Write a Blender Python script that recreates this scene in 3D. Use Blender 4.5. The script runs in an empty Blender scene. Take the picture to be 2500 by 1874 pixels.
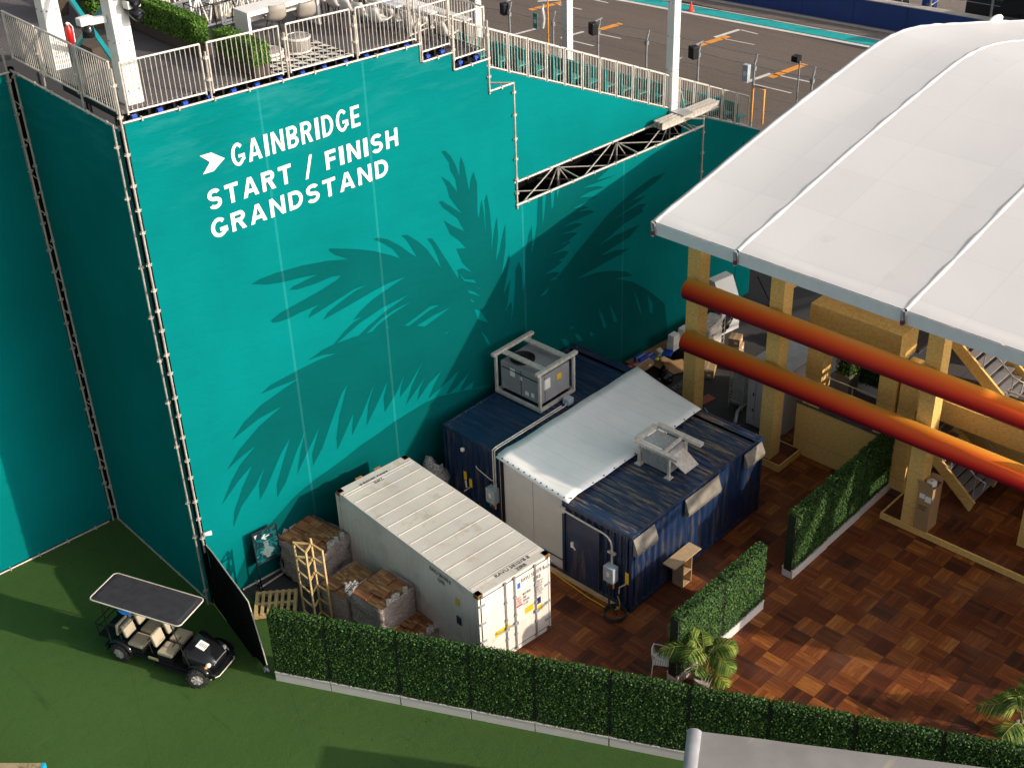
import bpy, math, random
from mathutils import Vector, Matrix
from mathutils.geometry import tessellate_polygon
random.seed(7)
V = Vector
R = math.radians
scene = bpy.context.scene
col = scene.collection
# ---------------------------------------------------------------- camera
PW, PH = 2500, 1874
CF, CP, CY, CR = 3335.38, 0.56903, 0.76855, -0.03646
CL = V((-22.09693, -17.20605, 25.33701))
cFw = V((math.cos(CP)*math.cos(CY), math.cos(CP)*math.sin(CY), -math.sin(CP)))
_r0 = V((math.sin(CY), -math.cos(CY), 0)); _u0 = _r0.cross(cFw)
cRt = _r0*math.cos(CR)+_u0*math.sin(CR); cUp = -_r0*math.sin(CR)+_u0*math.cos(CR)
cd = bpy.data.cameras.new('Camera'); cam = bpy.data.objects.new('Camera', cd); col.objects.link(cam)
cd.sensor_width = 36; cd.lens = CF/PW*36; cd.clip_start = 0.5; cd.clip_end = 2000
cam.matrix_world = Matrix(((cRt.x, cUp.x, -cFw.x, CL.x), (cRt.y, cUp.y, -cFw.y, CL.y), (cRt.z, cUp.z, -cFw.z, CL.z), (0, 0, 0, 1)))
scene.camera = cam
# ---------------------------------------------------------------- sky, sun, exposure
SUN_AZ, SUN_EL = 112.0, 22.6           # azimuth the light travels to, elevation
w = bpy.data.worlds.new('World'); scene.world = w; w.use_nodes = True
nt = w.node_tree; sk = nt.nodes.new('ShaderNodeTexSky'); sk.sky_type = 'NISHITA'; sk.sun_disc = False
sk.sun_elevation = R(SUN_EL); sk.sun_rotation = R(158); sk.air_density = 0.8; sk.dust_density = 3.0
hs = nt.nodes.new('ShaderNodeHueSaturation'); hs.inputs['Saturation'].default_value = .25; nt.links.new(sk.outputs[0], hs.inputs['Color'])     # thin high cloud
nt.links.new(hs.outputs[0], nt.nodes['Background'].inputs[0]); nt.nodes['Background'].inputs[1].default_value = 0.15
sl = bpy.data.lights.new('Sun', 'SUN'); sl.energy = 3.6; sl.angle = R(0.6); sl.color = (1.0, 0.86, 0.70)
so = bpy.data.objects.new('Sun', sl); col.objects.link(so)
_d = V((math.cos(R(SUN_AZ))*math.cos(R(SUN_EL)), math.sin(R(SUN_AZ))*math.cos(R(SUN_EL)), -math.sin(R(SUN_EL))))
so.rotation_euler = _d.to_track_quat('-Z', 'Y').to_euler(); so.location = (10, -30, 40)
scene.view_settings.view_transform = 'Standard'; scene.view_settings.look = 'None'
scene.view_settings.exposure = 0.38; scene.view_settings.gamma = 1.0
scene.render.engine = 'CYCLES'
# ---------------------------------------------------------------- measuring helpers: where a sight line meets a real plane
def ray(px, py):
    return cRt*((px-PW/2)/CF)+cUp*((PH/2-py)/CF)+cFw
def PLN(px, py, n, c):
    d = ray(px, py); return CL+d*((c-n.dot(CL))/n.dot(d))
def G(px, py, z=0.0): return PLN(px, py, V((0, 0, 1)), z)
def HT(px, py, p):                      # height of a pixel on the upright line through p
    d = ray(px, py); a = V((d.x, d.y)); b = V((p[0]-CL.x, p[1]-CL.y)); t = a.dot(b)/a.dot(a); return CL.z+t*d.z
K = V((-7.29167, 8.89422, 0)); WY = -0.08479
E = V((math.cos(WY), math.sin(WY), 0)); N = V((-math.sin(WY), math.cos(WY), 0)); Z = V((0, 0, 1))
def W(s, o, z): return K+E*s+N*o+Z*z
def WL(px, py, off=0.0):
    p = PLN(px, py, N, N.dot(K)+off)-K; return p.dot(E), p.z
WM = Matrix.Translation(K) @ Matrix.Rotation(WY, 4, 'Z')
DS = -0.042
def dz(s): return 14.28+DS*s            # top of the stand deck
def DK(px, py, h=0.0):
    n = V((-DS*E.x, -DS*E.y, 1)); p = PLN(px, py, n, n.dot(K)+14.28+h)-K; return p.dot(E), p.dot(N)
# ---------------------------------------------------------------- objects
FR = {}
def tag(o, label=None, cat=None, group=None, kind=None):
    if label: o['label'] = label
    if cat: o['category'] = cat
    if group: o['group'] = group
    if kind: o['kind'] = kind
    return o
def thing(name, label, cat, loc=(0, 0, 0), rz=0.0, group=None):
    o = bpy.data.objects.new(name, None); col.objects.link(o); o.empty_display_size = .2
    o.location = loc; o.rotation_euler = (0, 0, rz); tag(o, label, cat, group)
    FR[o.name] = Matrix.Translation(V(loc)) @ Matrix.Rotation(rz, 4, 'Z')
    return o
class MB:
    def __init__(s, T=None): s.v = []; s.f = []; s.T = T; s.sm = []
    def add(s, vs, fs, smooth=False):
        n = len(s.v); s.v += [tuple(s.T @ V(v)) if s.T is not None else tuple(v) for v in vs]
        s.f += [tuple(i+n for i in f) for f in fs]; s.sm += [smooth]*len(fs)
    def box(s, a, b, M=None):
        x0, y0, z0 = a; x1, y1, z1 = b
        vs = [V(p) for p in ((x0, y0, z0), (x1, y0, z0), (x1, y1, z0), (x0, y1, z0), (x0, y0, z1), (x1, y0, z1), (x1, y1, z1), (x0, y1, z1))]
        if M is not None: vs = [M @ p for p in vs]
        s.add(vs, [(0, 3, 2, 1), (4, 5, 6, 7), (0, 1, 5, 4), (1, 2, 6, 5), (2, 3, 7, 6), (3, 0, 4, 7)])
    def beam(s, p, q, w, h, up=(0, 0, 1)):
        p = V(p); q = V(q); d = (q-p).normalized(); u = V(up)
        if abs(d.dot(u)) > .98: u = V((1, 0, 0))
        r = d.cross(u).normalized()*(w/2); t = r.cross(d).normalized()*(h/2)
        vs = [p-r-t, p+r-t, p+r+t, p-r+t, q-r-t, q+r-t, q+r+t, q-r+t]
        s.add(vs, [(0, 1, 2, 3), (7, 6, 5, 4), (0, 4, 5, 1), (1, 5, 6, 2), (2, 6, 7, 3), (3, 7, 4, 0)])
    def tube(s, pts, r, n=8, caps=True):
        pts = [V(p) for p in pts]; rs = r if isinstance(r, (list, tuple)) else [r]*len(pts)
        vs = []; fs = []; pr = None
        for i, p in enumerate(pts):
            d = (pts[min(i+1, len(pts)-1)]-pts[max(i-1, 0)]).normalized()
            if pr is None:
                u = V((0, 0, 1)) if abs(d.z) < .9 else V((1, 0, 0)); a = d.cross(u).normalized()
            else: a = (pr-d*pr.dot(d)).normalized()
            pr = a; b = d.cross(a)
            vs += [p+(a*math.cos(2*math.pi*k/n)+b*math.sin(2*math.pi*k/n))*rs[i] for k in range(n)]
        for i in range(len(pts)-1):
            for k in range(n):
                k2 = (k+1) % n; fs.append((i*n+k, i*n+k2, (i+1)*n+k2, (i+1)*n+k))
        s.add(vs, fs, True)
        if caps:
            s.add(vs[:n], [tuple(range(n))[::-1]]); s.add(vs[-n:], [tuple(range(n))])
    def lathe(s, c, prof, n=24, axis=(0, 0, 1)):
        c = V(c); ax = V(axis).normalized(); u = V((1, 0, 0)) if abs(ax.x) < .9 else V((0, 1, 0))
        a = ax.cross(u).normalized(); b = ax.cross(a); vs = []; fs = []
        for r, h in prof: vs += [c+ax*h+(a*math.cos(2*math.pi*k/n)+b*math.sin(2*math.pi*k/n))*r for k in range(n)]
        for i in range(len(prof)-1):
            for k in range(n): fs.append((i*n+k, i*n+(k+1) % n, (i+1)*n+(k+1) % n, (i+1)*n+k))
        s.add(vs, fs, True)
    def quad(s, *p): s.add([V(q) for q in p], [tuple(range(len(p)))])
    def poly(s, pts, hgt=None):         # flat polygon, optionally extruded along vector hgt
        pts = [V(p) for p in pts]; tri = tessellate_polygon([pts]); n = len(pts)
        if hgt is None: s.add(pts, [tuple(t) for t in tri]); return
        h = V(hgt); s.add(pts+[p+h for p in pts], [tuple(t) for t in tri]+[tuple(i+n for i in t[::-1]) for t in tri]+[(i, (i+1) % n, (i+1) % n+n, i+n) for i in range(n)])
    def ball(s, c, r, n=12, m=8, sc=(1, 1, 1)):
        c = V(c); vs = [c+V((0, 0, -r*sc[2]))]; fs = []
        for i in range(1, m):
            t = math.pi*i/m-math.pi/2
            vs += [c+V((r*sc[0]*math.cos(t)*math.cos(2*math.pi*k/n), r*sc[1]*math.cos(t)*math.sin(2*math.pi*k/n), r*sc[2]*math.sin(t))) for k in range(n)]
        vs.append(c+V((0, 0, r*sc[2])))
        for k in range(n): fs.append((0, 1+(k+1) % n, 1+k)); fs.append((len(vs)-1, 1+(m-2)*n+k, 1+(m-2)*n+(k+1) % n))
        for i in range(m-2):
            for k in range(n): fs.append((1+i*n+k, 1+i*n+(k+1) % n, 1+(i+1)*n+(k+1) % n, 1+(i+1)*n+k))
        s.add(vs, fs, True)
    def build(s, name, mat, parent=None, world=False, bevel=0, solid=0, label=None):
        me = bpy.data.meshes.new(name); vs = s.v; root = parent
        while root is not None and root.parent is not None: root = root.parent
        if world and root is not None:
            I = FR[root.name].inverted(); vs = [tuple(I @ V(v)) for v in vs]
        me.from_pydata(vs, [], s.f); me.polygons.foreach_set('use_smooth', s.sm); me.materials.append(mat); me.update()
        o = bpy.data.objects.new(name, me); col.objects.link(o)
        if parent is not None: o.parent = parent
        if bevel:
            b = o.modifiers.new('Bevel', 'BEVEL'); b.width = bevel; b.segments = 2; b.limit_method = 'ANGLE'
        if solid:
            b = o.modifiers.new('Solidify', 'SOLIDIFY'); b.thickness = solid
        if label: o['label'] = label
        return o
def copy_tree(o, parent=None):
    c = o.copy(); col.objects.link(c); c.parent = parent
    if o.name in FR: FR[c.name] = FR[o.name]
    for ch in [x for x in bpy.data.objects if x.parent == o]: copy_tree(ch, c)
    return c
def text_mesh(txt, bold=0.0, font=None):
    cu = bpy.data.curves.new('lettering', 'FONT'); cu.body = txt; cu.size = 1; cu.offset = bold; cu.fill_mode = 'BOTH'
    cu.resolution_u = 6
    o = bpy.data.objects.new('lettering', cu); col.objects.link(o)
    dg = bpy.context.evaluated_depsgraph_get(); dg.update()
    me = bpy.data.meshes.new_from_object(o.evaluated_get(dg)); vs = [v.co.copy() for v in me.vertices]; fs = [tuple(p.vertices) for p in me.polygons]
    bpy.data.objects.remove(o); bpy.data.curves.remove(cu); bpy.data.meshes.remove(me)
    x0 = min(v.x for v in vs); x1 = max(v.x for v in vs); y0 = min(v.y for v in vs); y1 = max(v.y for v in vs)
    return [((v.x-x0)/(x1-x0), (v.y-y0)/(y1-y0)) for v in vs], fs
def put_text(mb, txt, o, xd, yd, bold=0.0):  # text box spans o .. o+xd .. o+yd
    vs, fs = text_mesh(txt, bold); o = V(o); xd = V(xd); yd = V(yd)
    mb.add([o+xd*a+yd*b for a, b in vs], fs)
# ---------------------------------------------------------------- materials
def srgb(h):
    c = [int(h[i:i+2], 16)/255 for i in (0, 2, 4)]; return tuple(x/12.92 if x <= .04045 else ((x+.055)/1.055)**2.4 for x in c)
class Mat:
    def __init__(s, name, rough=.6, metal=0.0, spec=.5):
        s.m = bpy.data.materials.new(name); s.m.use_nodes = True; s.t = s.m.node_tree; s.n = s.t.nodes; s.b = s.n['Principled BSDF']
        s.b.inputs['Roughness'].default_value = rough; s.b.inputs['Metallic'].default_value = metal
        s.b.inputs['Specular IOR Level'].default_value = spec
        s.co = s.n.new('ShaderNodeTexCoord').outputs['Object']
    def l(s, a, b): s.t.links.new(a, b)
    def map(s, scale=(1, 1, 1), rot=(0, 0, 0), co=None):
        m = s.n.new('ShaderNodeMapping'); m.inputs['Scale'].default_value = scale; m.inputs['Rotation'].default_value = rot; s.l(co or s.co, m.inputs[0]); return m.outputs[0]
    def noise(s, sc, det=3, co=None, rough=.55):
        n = s.n.new('ShaderNodeTexNoise'); n.inputs['Scale'].default_value = sc; n.inputs['Detail'].default_value = det; n.inputs['Roughness'].default_value = rough
        s.l(co if co is not None else s.co, n.inputs['Vector']); return n.outputs['Fac']
    def ramp(s, fac, stops, interp='LINEAR'):
        r = s.n.new('ShaderNodeValToRGB'); r.color_ramp.interpolation = interp; e = r.color_ramp.elements
        while len(e) < len(stops): e.new(.5)
        for i, (p, c) in enumerate(stops):
            e[i].position = p; e[i].color = (*(c if isinstance(c, tuple) else (c, c, c)), 1)
        s.l(fac, r.inputs[0]); return r.outputs[0]
    def mix(s, fac, a, b, mode='MIX'):
        x = s.n.new('ShaderNodeMix'); x.data_type = 'RGBA'; x.blend_type = mode
        for k, val in ((0, fac), (6, a), (7, b)):
            if isinstance(val, (int, float)): x.inputs[k].default_value = val
            elif isinstance(val, tuple): x.inputs[k].default_value = (*val, 1)
            else: s.l(val, x.inputs[k])
        return x.outputs[2]
    def math(s, op, a, b=0.0, c=0.0):
        x = s.n.new('ShaderNodeMath'); x.operation = op
        for i, val in enumerate((a, b, c)):
            if isinstance(val, (int, float)): x.inputs[i].default_value = val
            else: s.l(val, x.inputs[i])
        return x.outputs[0]
    def xyz(s, co=None):
        x = s.n.new('ShaderNodeSeparateXYZ'); s.l(co if co is not None else s.co, x.inputs[0]); return x.outputs
    def comb(s, x, y, z=0.0):
        c = s.n.new('ShaderNodeCombineXYZ')
        for i, val in enumerate((x, y, z)):
            if isinstance(val, (int, float)): c.inputs[i].default_value = val
            else: s.l(val, c.inputs[i])
        return c.outputs[0]
    def white(s, co):
        x = s.n.new('ShaderNodeTexWhiteNoise'); s.l(co, x.inputs['Vector']); return x.outputs['Value']
    def color(s, c):
        if isinstance(c, tuple): s.b.inputs['Base Color'].default_value = (*c, 1)
        else: s.l(c, s.b.inputs['Base Color'])
        return s
    def bump(s, h, strength=.3, dist=.02):
        b = s.n.new('ShaderNodeBump'); b.inputs['Strength'].default_value = strength; b.inputs['Distance'].default_value = dist
        s.l(h, b.inputs['Height']); s.l(b.outputs[0], s.b.inputs['Normal']); return s
def mul(c, k): return tuple(min(1, x*k) for x in c)
def simple(name, c, rough=.6, metal=0.0, var=.15, sc=3.0, bump=0.0, bsc=40.0, spec=.5, co=None):
    m = Mat(name, rough, metal, spec); n = m.noise(sc, 4)
    m.color(m.ramp(n, [(.3, mul(c, 1-var)), (.7, mul(c, 1+var))]))
    if bump: m.bump(m.noise(bsc, 3), bump, .01)
    return m.m
def fabric(name, c, seams=(), mark=.5):
    m = Mat(name, .8, 0, .03)
    n1 = m.noise(.35, 3); base = m.ramp(n1, [(.3, mul(c, .9)), (.7, mul(c, 1.08))])
    st = m.noise(1.0, 5, m.map((.35, 1, 5.5), (0, R(-6), 0)), .65)
    base = m.mix(m.ramp(st, [(.62, 0.0), (.8, .10)]), base, mul(c, 1.35))
    sc = m.noise(2.2, 6, m.map((.7, 1, 9), (0, R(5), 0)), .7)
    base = m.mix(m.ramp(sc, [(.69, 0.0), (.75, mark)]), base, tuple(min(1, x*1.25+.06) for x in c))
    x = m.xyz()[0]
    for s0 in seams:
        d = m.math('ABSOLUTE', m.math('SUBTRACT', x, s0)); f = m.math('LESS_THAN', d, .035)
        base = m.mix(m.math('MULTIPLY', f, .40), base, tuple(min(1, v*1.45+.02) for v in c))
    cr = m.noise(1.0, 4, m.map((.55, 1, 2.6), (0, R(24), 0)), .6); tz = m.xyz()[2]; tm = m.ramp(m.math('DIVIDE', tz, 14.2), [(.80, 0.0), (1.0, 1.0)]); base = m.mix(m.math('MULTIPLY', tm, m.ramp(cr, [(.50, 0.0), (.68, .30)])), base, tuple(min(1, v*1.35+.05) for v in c))  # lighter creases near the top: their sheen is put into the colour
    m.color(base); wr = m.math('ADD', m.noise(.9, 4, m.map((.5, 1, 1.6)), .6), m.math('MULTIPLY', m.math('MULTIPLY', cr, tm), 1.6)); m.bump(m.math('ADD', wr, m.math('MULTIPLY', st, .06)), .30, .12)
    return m.m
TEAL = (.0002, .158, .158)
M_ = {}
M_['grass'] = None
def grass_mat():
    m = Mat('green_turf', .95, 0, .1); a = m.noise(.22, 4); b = m.noise(2.6, 5, rough=.7); c = m.noise(34, 3, rough=.8)
    g1 = m.ramp(a, [(.35, (.037, .084, .018)), (.65, (.048, .100, .024))])
    g2 = m.mix(m.ramp(b, [(.28, .8), (.50, 0.0)]), g1, (.030, .082, .022))
    g3 = m.mix(m.ramp(c, [(.35, 0.0), (.70, .6)]), g2, (.072, .128, .040))
    sp = m.noise(5.5, 2); g4 = m.mix(m.ramp(sp, [(.24, .7), (.29, 0.0)]), g3, (.018, .042, .018))
    # joints between the rolls
    xx = m.xyz(m.map((1, 1, 1), (0, 0, R(26))))[0]; fr = m.math('ABSOLUTE', m.math('SUBTRACT', m.math('FRACT', m.math('MULTIPLY', xx, .27)), .5))
    g5 = m.mix(m.math('MULTIPLY', m.math('LESS_THAN', fr, .002), .35), g4, (.018, .05, .018))
    wr = m.noise(1.0, 5, m.map((.5, 2.2, 1), (0, 0, R(20))), .6); g5 = m.mix(m.ramp(wr, [(.60, 0.0), (.72, .30)]), g5, (.085, .130, .050)); sc2 = m.noise(1.0, 3, m.map((3.0, .25, 1), (0, 0, R(-60))), .7); g5 = m.mix(m.ramp(sc2, [(.28, .45), (.36, 0.0)]), g5, (.024, .050, .016))
    m.color(g5); m.bump(m.math('ADD', c, m.math('MULTIPLY', b, 2.0)), .5, .02); return m.m
def parquet():
    m = Mat('parquet_tiles', .62, 0, .3); T = .60
    x, y, z = m.xyz(); px = m.math('DIVIDE', x, T); py = m.math('DIVIDE', y, T)
    fx = m.math('FLOOR', px); fy = m.math('FLOOR', py); par = m.math('MODULO', m.math('ADD', m.math('ADD', fx, fy), 200.0), 2.0)
    u = m.math('FRACT', px); v = m.math('FRACT', py)
    def sel(a, b):  # par ? b : a
        return m.math('ADD', m.math('MULTIPLY', a, m.math('SUBTRACT', 1.0, par)), m.math('MULTIPLY', b, par))
    t = sel(u, v); o = sel(v, u); sx = m.math('FLOOR', m.math('MULTIPLY', t, 5.0))
    cell = m.white(m.comb(fx, fy, 3.0)); slat = m.white(m.comb(m.math('ADD', fx, m.math('MULTIPLY', sx, 17.0)), fy, 9.0))
    k = m.math('ADD', m.math('MULTIPLY', cell, .68), m.math('MULTIPLY', slat, .32))
    c = m.ramp(k, [(.10, (.042, .010, .004)), (.32, (.110, .025, .006)), (.52, (.175, .043, .009)), (.70, (.235, .066, .014)), (.85, (.33, .105, .018)), (1.0, (.40, .155, .035))])
    gr = m.noise(1.0, 4, m.comb(m.math('MULTIPLY', sel(x, y), 38.0), m.math('MULTIPLY', sel(y, x), 3.5), cell), .6)
    c = m.mix(m.ramp(gr, [(.35, .5), (.62, 0.0)]), c, (.040, .014, .007))
    gap = m.math('ABSOLUTE', m.math('SUBTRACT', m.math('FRACT', m.math('MULTIPLY', t, 5.0)), .5))
    gp = m.math('GREATER_THAN', gap, .465); e1 = m.math('GREATER_THAN', m.math('ABSOLUTE', m.math('SUBTRACT', o, .5)), .488)
    g = m.math('MAXIMUM', gp, e1); c = m.mix(m.math('MULTIPLY', g, .8), c, (.006, .003, .002))
    dirt = m.noise(.5, 4); c = m.mix(m.ramp(dirt, [(.48, 0.0), (.75, .30)]), c, (.17, .10, .07))
    m.color(c); m.bump(m.math('SUBTRACT', m.math('MULTIPLY', gr, .3), g), .4, .01)
    return m.m
def asphalt(name, c, sc=30):
    m = Mat(name, .9, 0, .3); n = m.noise(sc, 4, rough=.7); b = m.noise(.12, 4)
    k = m.ramp(n, [(.3, mul(c, .75)), (.7, mul(c, 1.25))]); k = m.mix(m.ramp(b, [(.35, .35), (.65, 0.0)]), k, mul(c, .62))
    st = m.noise(1.0, 4, m.map((2.2, .06, 1), (0, 0, R(5.5)))); k = m.mix(m.ramp(st, [(.4, 0.0), (.75, .35)]), k, mul(c, 1.35))
    m.color(k); return m.m
def timber():
    m = Mat('strand_board', .75, 0, .25)
    a = m.noise(9, 5, m.map((1, 1, 2.6)), .7); f = m.noise(30, 3, m.map((1, 1, 2.5)), .6)
    c = m.ramp(a, [(.3, (.58, .35, .10)), (.5, (.74, .47, .15)), (.72, (.86, .60, .24))])
    c = m.mix(m.ramp(f, [(.3, .75), (.40, 0.0)]), c, (.15, .085, .03))
    z = m.xyz()[2]; j = m.math('ABSOLUTE', m.math('SUBTRACT', m.math('FRACT', m.math('MULTIPLY', z, .82)), .5))
    c = m.mix(m.math('MULTIPLY', m.math('LESS_THAN', j, .006), .5), c, (.16, .09, .03)); m.color(c); m.bump(a, .2, .01); return m.m
def leafmat(name, c1, c2, c3):
    m = Mat(name, .6, 0, .22); g = m.n.new('ShaderNodeNewGeometry').outputs['Random Per Island']
    n = m.noise(2.2, 3); k = m.math('ADD', m.math('MULTIPLY', g, .75), m.math('MULTIPLY', n, .3))
    m.color(m.ramp(k, [(.1, c1), (.55, c2), (.98, c3)])); return m.m
def wrapmat(name, tint):
    m = Mat(name, .22, 0, .8); a = m.noise(3, 5, m.map((1, 1, 5)), .75); b = m.noise(14, 4, m.map((1, 1, 3.5)), .7)
    c = m.ramp(a, [(.3, mul(tint, .55)), (.55, tint), (.75, tuple(min(1, x*1.35+.08) for x in tint))])
    c = m.mix(m.ramp(b, [(.50, 0.0), (.60, .75)]), c, (.74, .69, .67)); m.color(c); m.bump(m.math('ADD', a, b), .9, .05); return m.m  # pale streaks paint the film's highlights into its colour
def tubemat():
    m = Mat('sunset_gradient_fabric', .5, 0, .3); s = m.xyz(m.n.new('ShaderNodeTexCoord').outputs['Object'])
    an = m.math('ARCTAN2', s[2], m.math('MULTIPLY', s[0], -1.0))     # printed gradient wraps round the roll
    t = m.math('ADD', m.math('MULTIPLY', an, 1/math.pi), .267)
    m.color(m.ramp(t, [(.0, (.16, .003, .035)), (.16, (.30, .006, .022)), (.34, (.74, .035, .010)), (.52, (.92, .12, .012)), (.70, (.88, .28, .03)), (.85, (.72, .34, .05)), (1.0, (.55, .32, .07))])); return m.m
def bluesteel(name, dirt, axis):
    m = Mat(name, .42, 0, .5); n = m.noise(1.2, 4); c = m.ramp(n, [(.3, (.003, .016, .052)), (.7, (.006, .026, .078))])
    sc = (15, 1.0, 1) if axis == 'y' else (6, 6, .8)
    a = m.noise(1.0, 5, m.map(sc), .7); f = m.noise(40, 3)
    lf = m.noise(.75, 3, m.map((1, .6, 1))); k = m.math('MULTIPLY', m.math('MULTIPLY', m.ramp(a, [(.52, 0.0), (.60, 1.0)]), m.ramp(f, [(.35, .35), (.6, 1.0)])), m.ramp(lf, [(.36, .3), (.50, 1.0)]))
    c = m.mix(m.math('MULTIPLY', k, dirt), c, (.30, .20, .085))
    s2 = m.noise(5, 5); c = m.mix(m.ramp(s2, [(.68, 0.0), (.74, .6)]), c, (.09, .14, .22)); m.color(c); m.b.inputs['Coat Weight'].default_value = .15
    return m.m
def whitesteel(name, stain, pk=1.0):
    m = Mat(name, .45, 0, .5); n = m.noise(1.0, 4); c = m.ramp(n, [(.3, tuple(x*pk for x in (.50, .455, .415))), (.7, tuple(x*pk for x in (.585, .54, .49)))])
    b = m.noise(1.6, 6, rough=.75); c = m.mix(m.ramp(b, [(.56, 0.0), (.66, stain)]), c, (.42, .34, .22))
    g = m.noise(.8, 3); c = m.mix(m.ramp(g, [(.55, 0.0), (.62, .28), (.69, 0.0)]), c, (.42, .43, .47))
    m.color(c); return m.m
def roofpvc():
    m = Mat('white_pvc', .42, 0, .4); x, y, z = m.xyz()
    c1 = m.white(m.comb(m.math('FLOOR', m.math('DIVIDE', x, 2.05)), m.math('FLOOR', m.math('DIVIDE', m.math('ADD', y, .4), 2.5)), 1.0))
    n = m.noise(.5, 3); k = m.math('ADD', m.math('MULTIPLY', c1, .5), m.math('MULTIPLY', n, .5))
    c = m.ramp(k, [(.2, (.86, .85, .86)), (.8, (.92, .905, .905))])
    wl = m.math('LESS_THAN', m.math('FRACT', m.math('DIVIDE', x, 2.05)), .012); wl2 = m.math('LESS_THAN', m.math('FRACT', m.math('DIVIDE', m.math('ADD', y, .4), 2.5)), .010); c = m.mix(m.math('MULTIPLY', m.math('MAXIMUM', wl, wl2), .25), c, (.58, .58, .60))
    d = m.noise(.9, 5); c = m.mix(m.ramp(d, [(.66, 0.0), (.8, .35)]), c, (.55, .50, .45)); m.color(c); m.bump(m.noise(.8, 2), .12, .1)
    tr = m.n.new('ShaderNodeBsdfTranslucent'); tr.inputs[0].default_value = (.95, .89, .80, 1); mx = m.n.new('ShaderNodeMixShader'); mx.inputs[0].default_value = .27
    m.l(m.b.outputs[0], mx.inputs[1]); m.l(tr.outputs[0], mx.inputs[2]); m.l(mx.outputs[0], m.n['Material Output'].inputs['Surface']); return m.m
def galv(name, c, var=.2):
    m = Mat(name, .42, .35, .6); n = m.noise(12, 4, m.map((1, 1, .4))); m.color(m.ramp(n, [(.3, mul(c, 1-var)), (.7, mul(c, 1+var))])); return m.m
m_grass = grass_mat(); m_parq = parquet(); m_asph = asphalt('track_asphalt', (.132, .105, .088), 8); m_yard = asphalt('yard_asphalt', (.045, .043, .045), 12)
m_far = asphalt('far_paving', (.20, .165, .145), 4)
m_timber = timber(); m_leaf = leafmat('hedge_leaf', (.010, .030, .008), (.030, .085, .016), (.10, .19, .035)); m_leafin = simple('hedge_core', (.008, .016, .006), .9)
m_leaf2 = leafmat('boxwood_leaf', (.02, .06, .008), (.06, .15, .014), (.16, .27, .03))
m_palm = leafmat('palm_leaf', (.022, .060, .012), (.065, .13, .020), (.34, .36, .05)); m_stem = simple('palm_stem', (.20, .22, .06), .6)
m_plant = simple('planter_white', (.60, .56, .535), .5, var=.05)
m_alu = galv('galvanised_rail', (.60, .55, .49)); m_scaf = galv('scaffold_tube', (.50, .45, .40)); m_steel = galv('steel_grey', (.36, .36, .37))
m_white = simple('white_paint', (.76, .74, .70), .45, var=.05); m_black = simple('black_plastic', (.008, .008, .009), .6, var=.2, spec=.25); m_rub = simple('rubber', (.02, .019, .019), .85, var=.3, bump=.5, bsc=60)
m_blackgl = simple('black_gloss_paint', (.008, .008, .010), .12, var=.1); m_pvc = roofpvc(); m_flap = simple('pvc_flap', (.68, .70, .74), .5, var=.05)
m_deck = None
def deckmat():
    m = Mat('ribbed_deck', .8, 0, .3); x, y, z = m.xyz(m.map((1, 1, 1), (0, 0, -WY)))
    st = m.math('ABSOLUTE', m.math('SUBTRACT', m.math('FRACT', m.math('MULTIPLY', x, 10.0)), .5)); jt = m.math('LESS_THAN', m.math('FRACT', m.math('MULTIPLY', y, .8)), .02)
    n = m.noise(.6, 4); c = m.ramp(n, [(.3, (.085, .077, .080)), (.7, (.125, .112, .115))]); c = m.mix(m.ramp(st, [(.36, 0.0), (.42, .55)]), c, (.05, .045, .05))
    c = m.mix(m.math('MULTIPLY', jt, .7), c, (.03, .03, .03)); m.color(c); m.bump(st, .3, .01); return m.m
m_deck = deckmat()
m_blue = simple('blue_plastic', (.01, .06, .42), .4); m_teal = simple('teal_plastic', (.004, .23, .20), .4, var=.12); m_tealst = simple('teal_steel', (.004, .22, .24), .4)
m_card = simple('cardboard', (.36, .22, .105), .8, var=.1); m_beige = simple('beige_vinyl', (.42, .36, .26), .5, var=.08)
m_wall = simple('barrier_blue', (.006, .03, .16), .5, var=.1, sc=.6)
m_glass = Mat('dark_glass', .05, 0, .8).color((.03, .035, .04)).m
m_pine = simple('pine_timber', (.52, .36, .16), .7, var=.18, sc=8); m_pine2 = simple('plywood', (.47, .34, .20), .65, var=.12, sc=6)
m_teak = Mat('teak_boards', .6, 0, .3)
_x = m_teak.xyz(); _s = m_teak.math('FLOOR', m_teak.math('MULTIPLY', _x[0], 14.0)); _w = m_teak.white(m_teak.comb(_s, m_teak.math('FLOOR', m_teak.math('MULTIPLY', _x[1], 3.3)), m_teak.math('FLOOR', m_teak.math('MULTIPLY', _x[2], 40.0))))
_g = m_teak.math('LESS_THAN', m_teak.math('FRACT', m_teak.math('MULTIPLY', _x[0], 14.0)), .12)
m_teak.color(m_teak.mix(m_teak.math('MULTIPLY', _g, .7), m_teak.ramp(_w, [(.0, (.17, .062, .028)), (.6, (.30, .125, .055)), (1.0, (.42, .23, .09))]), (.04, .02, .01))); m_teak = m_teak.m
m_wrap = wrapmat('stretch_wrap', (.46, .34, .29)); m_plast = wrapmat('plastic_sheet', (.20, .20, .19))
m_yel = simple('yellow_label', (.75, .48, .01), .5); m_oran = simple('orange_paint', (.70, .27, .03), .6); m_red = simple('red_paint', (.5, .01, .012), .35); m_pink = simple('pink_plastic', (.62, .02, .10), .4)
m_ink = simple('black_ink', (.02, .02, .02), .6); m_text = simple('white_print', (.80, .80, .78), .55, var=.02); m_rust = simple('rusty_steel', (.33, .17, .06), .8, var=.4, sc=14)
m_tarp = simple('black_mesh_tarp', (.006, .006, .006), .95, var=.3, bump=.6, bsc=4, spec=.05); m_grey = simple('grey_metal', (.25, .24, .25), .45, var=.1); m_lgrey = simple('light_grey_box', (.36, .41, .46), .45, var=.06)
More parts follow.
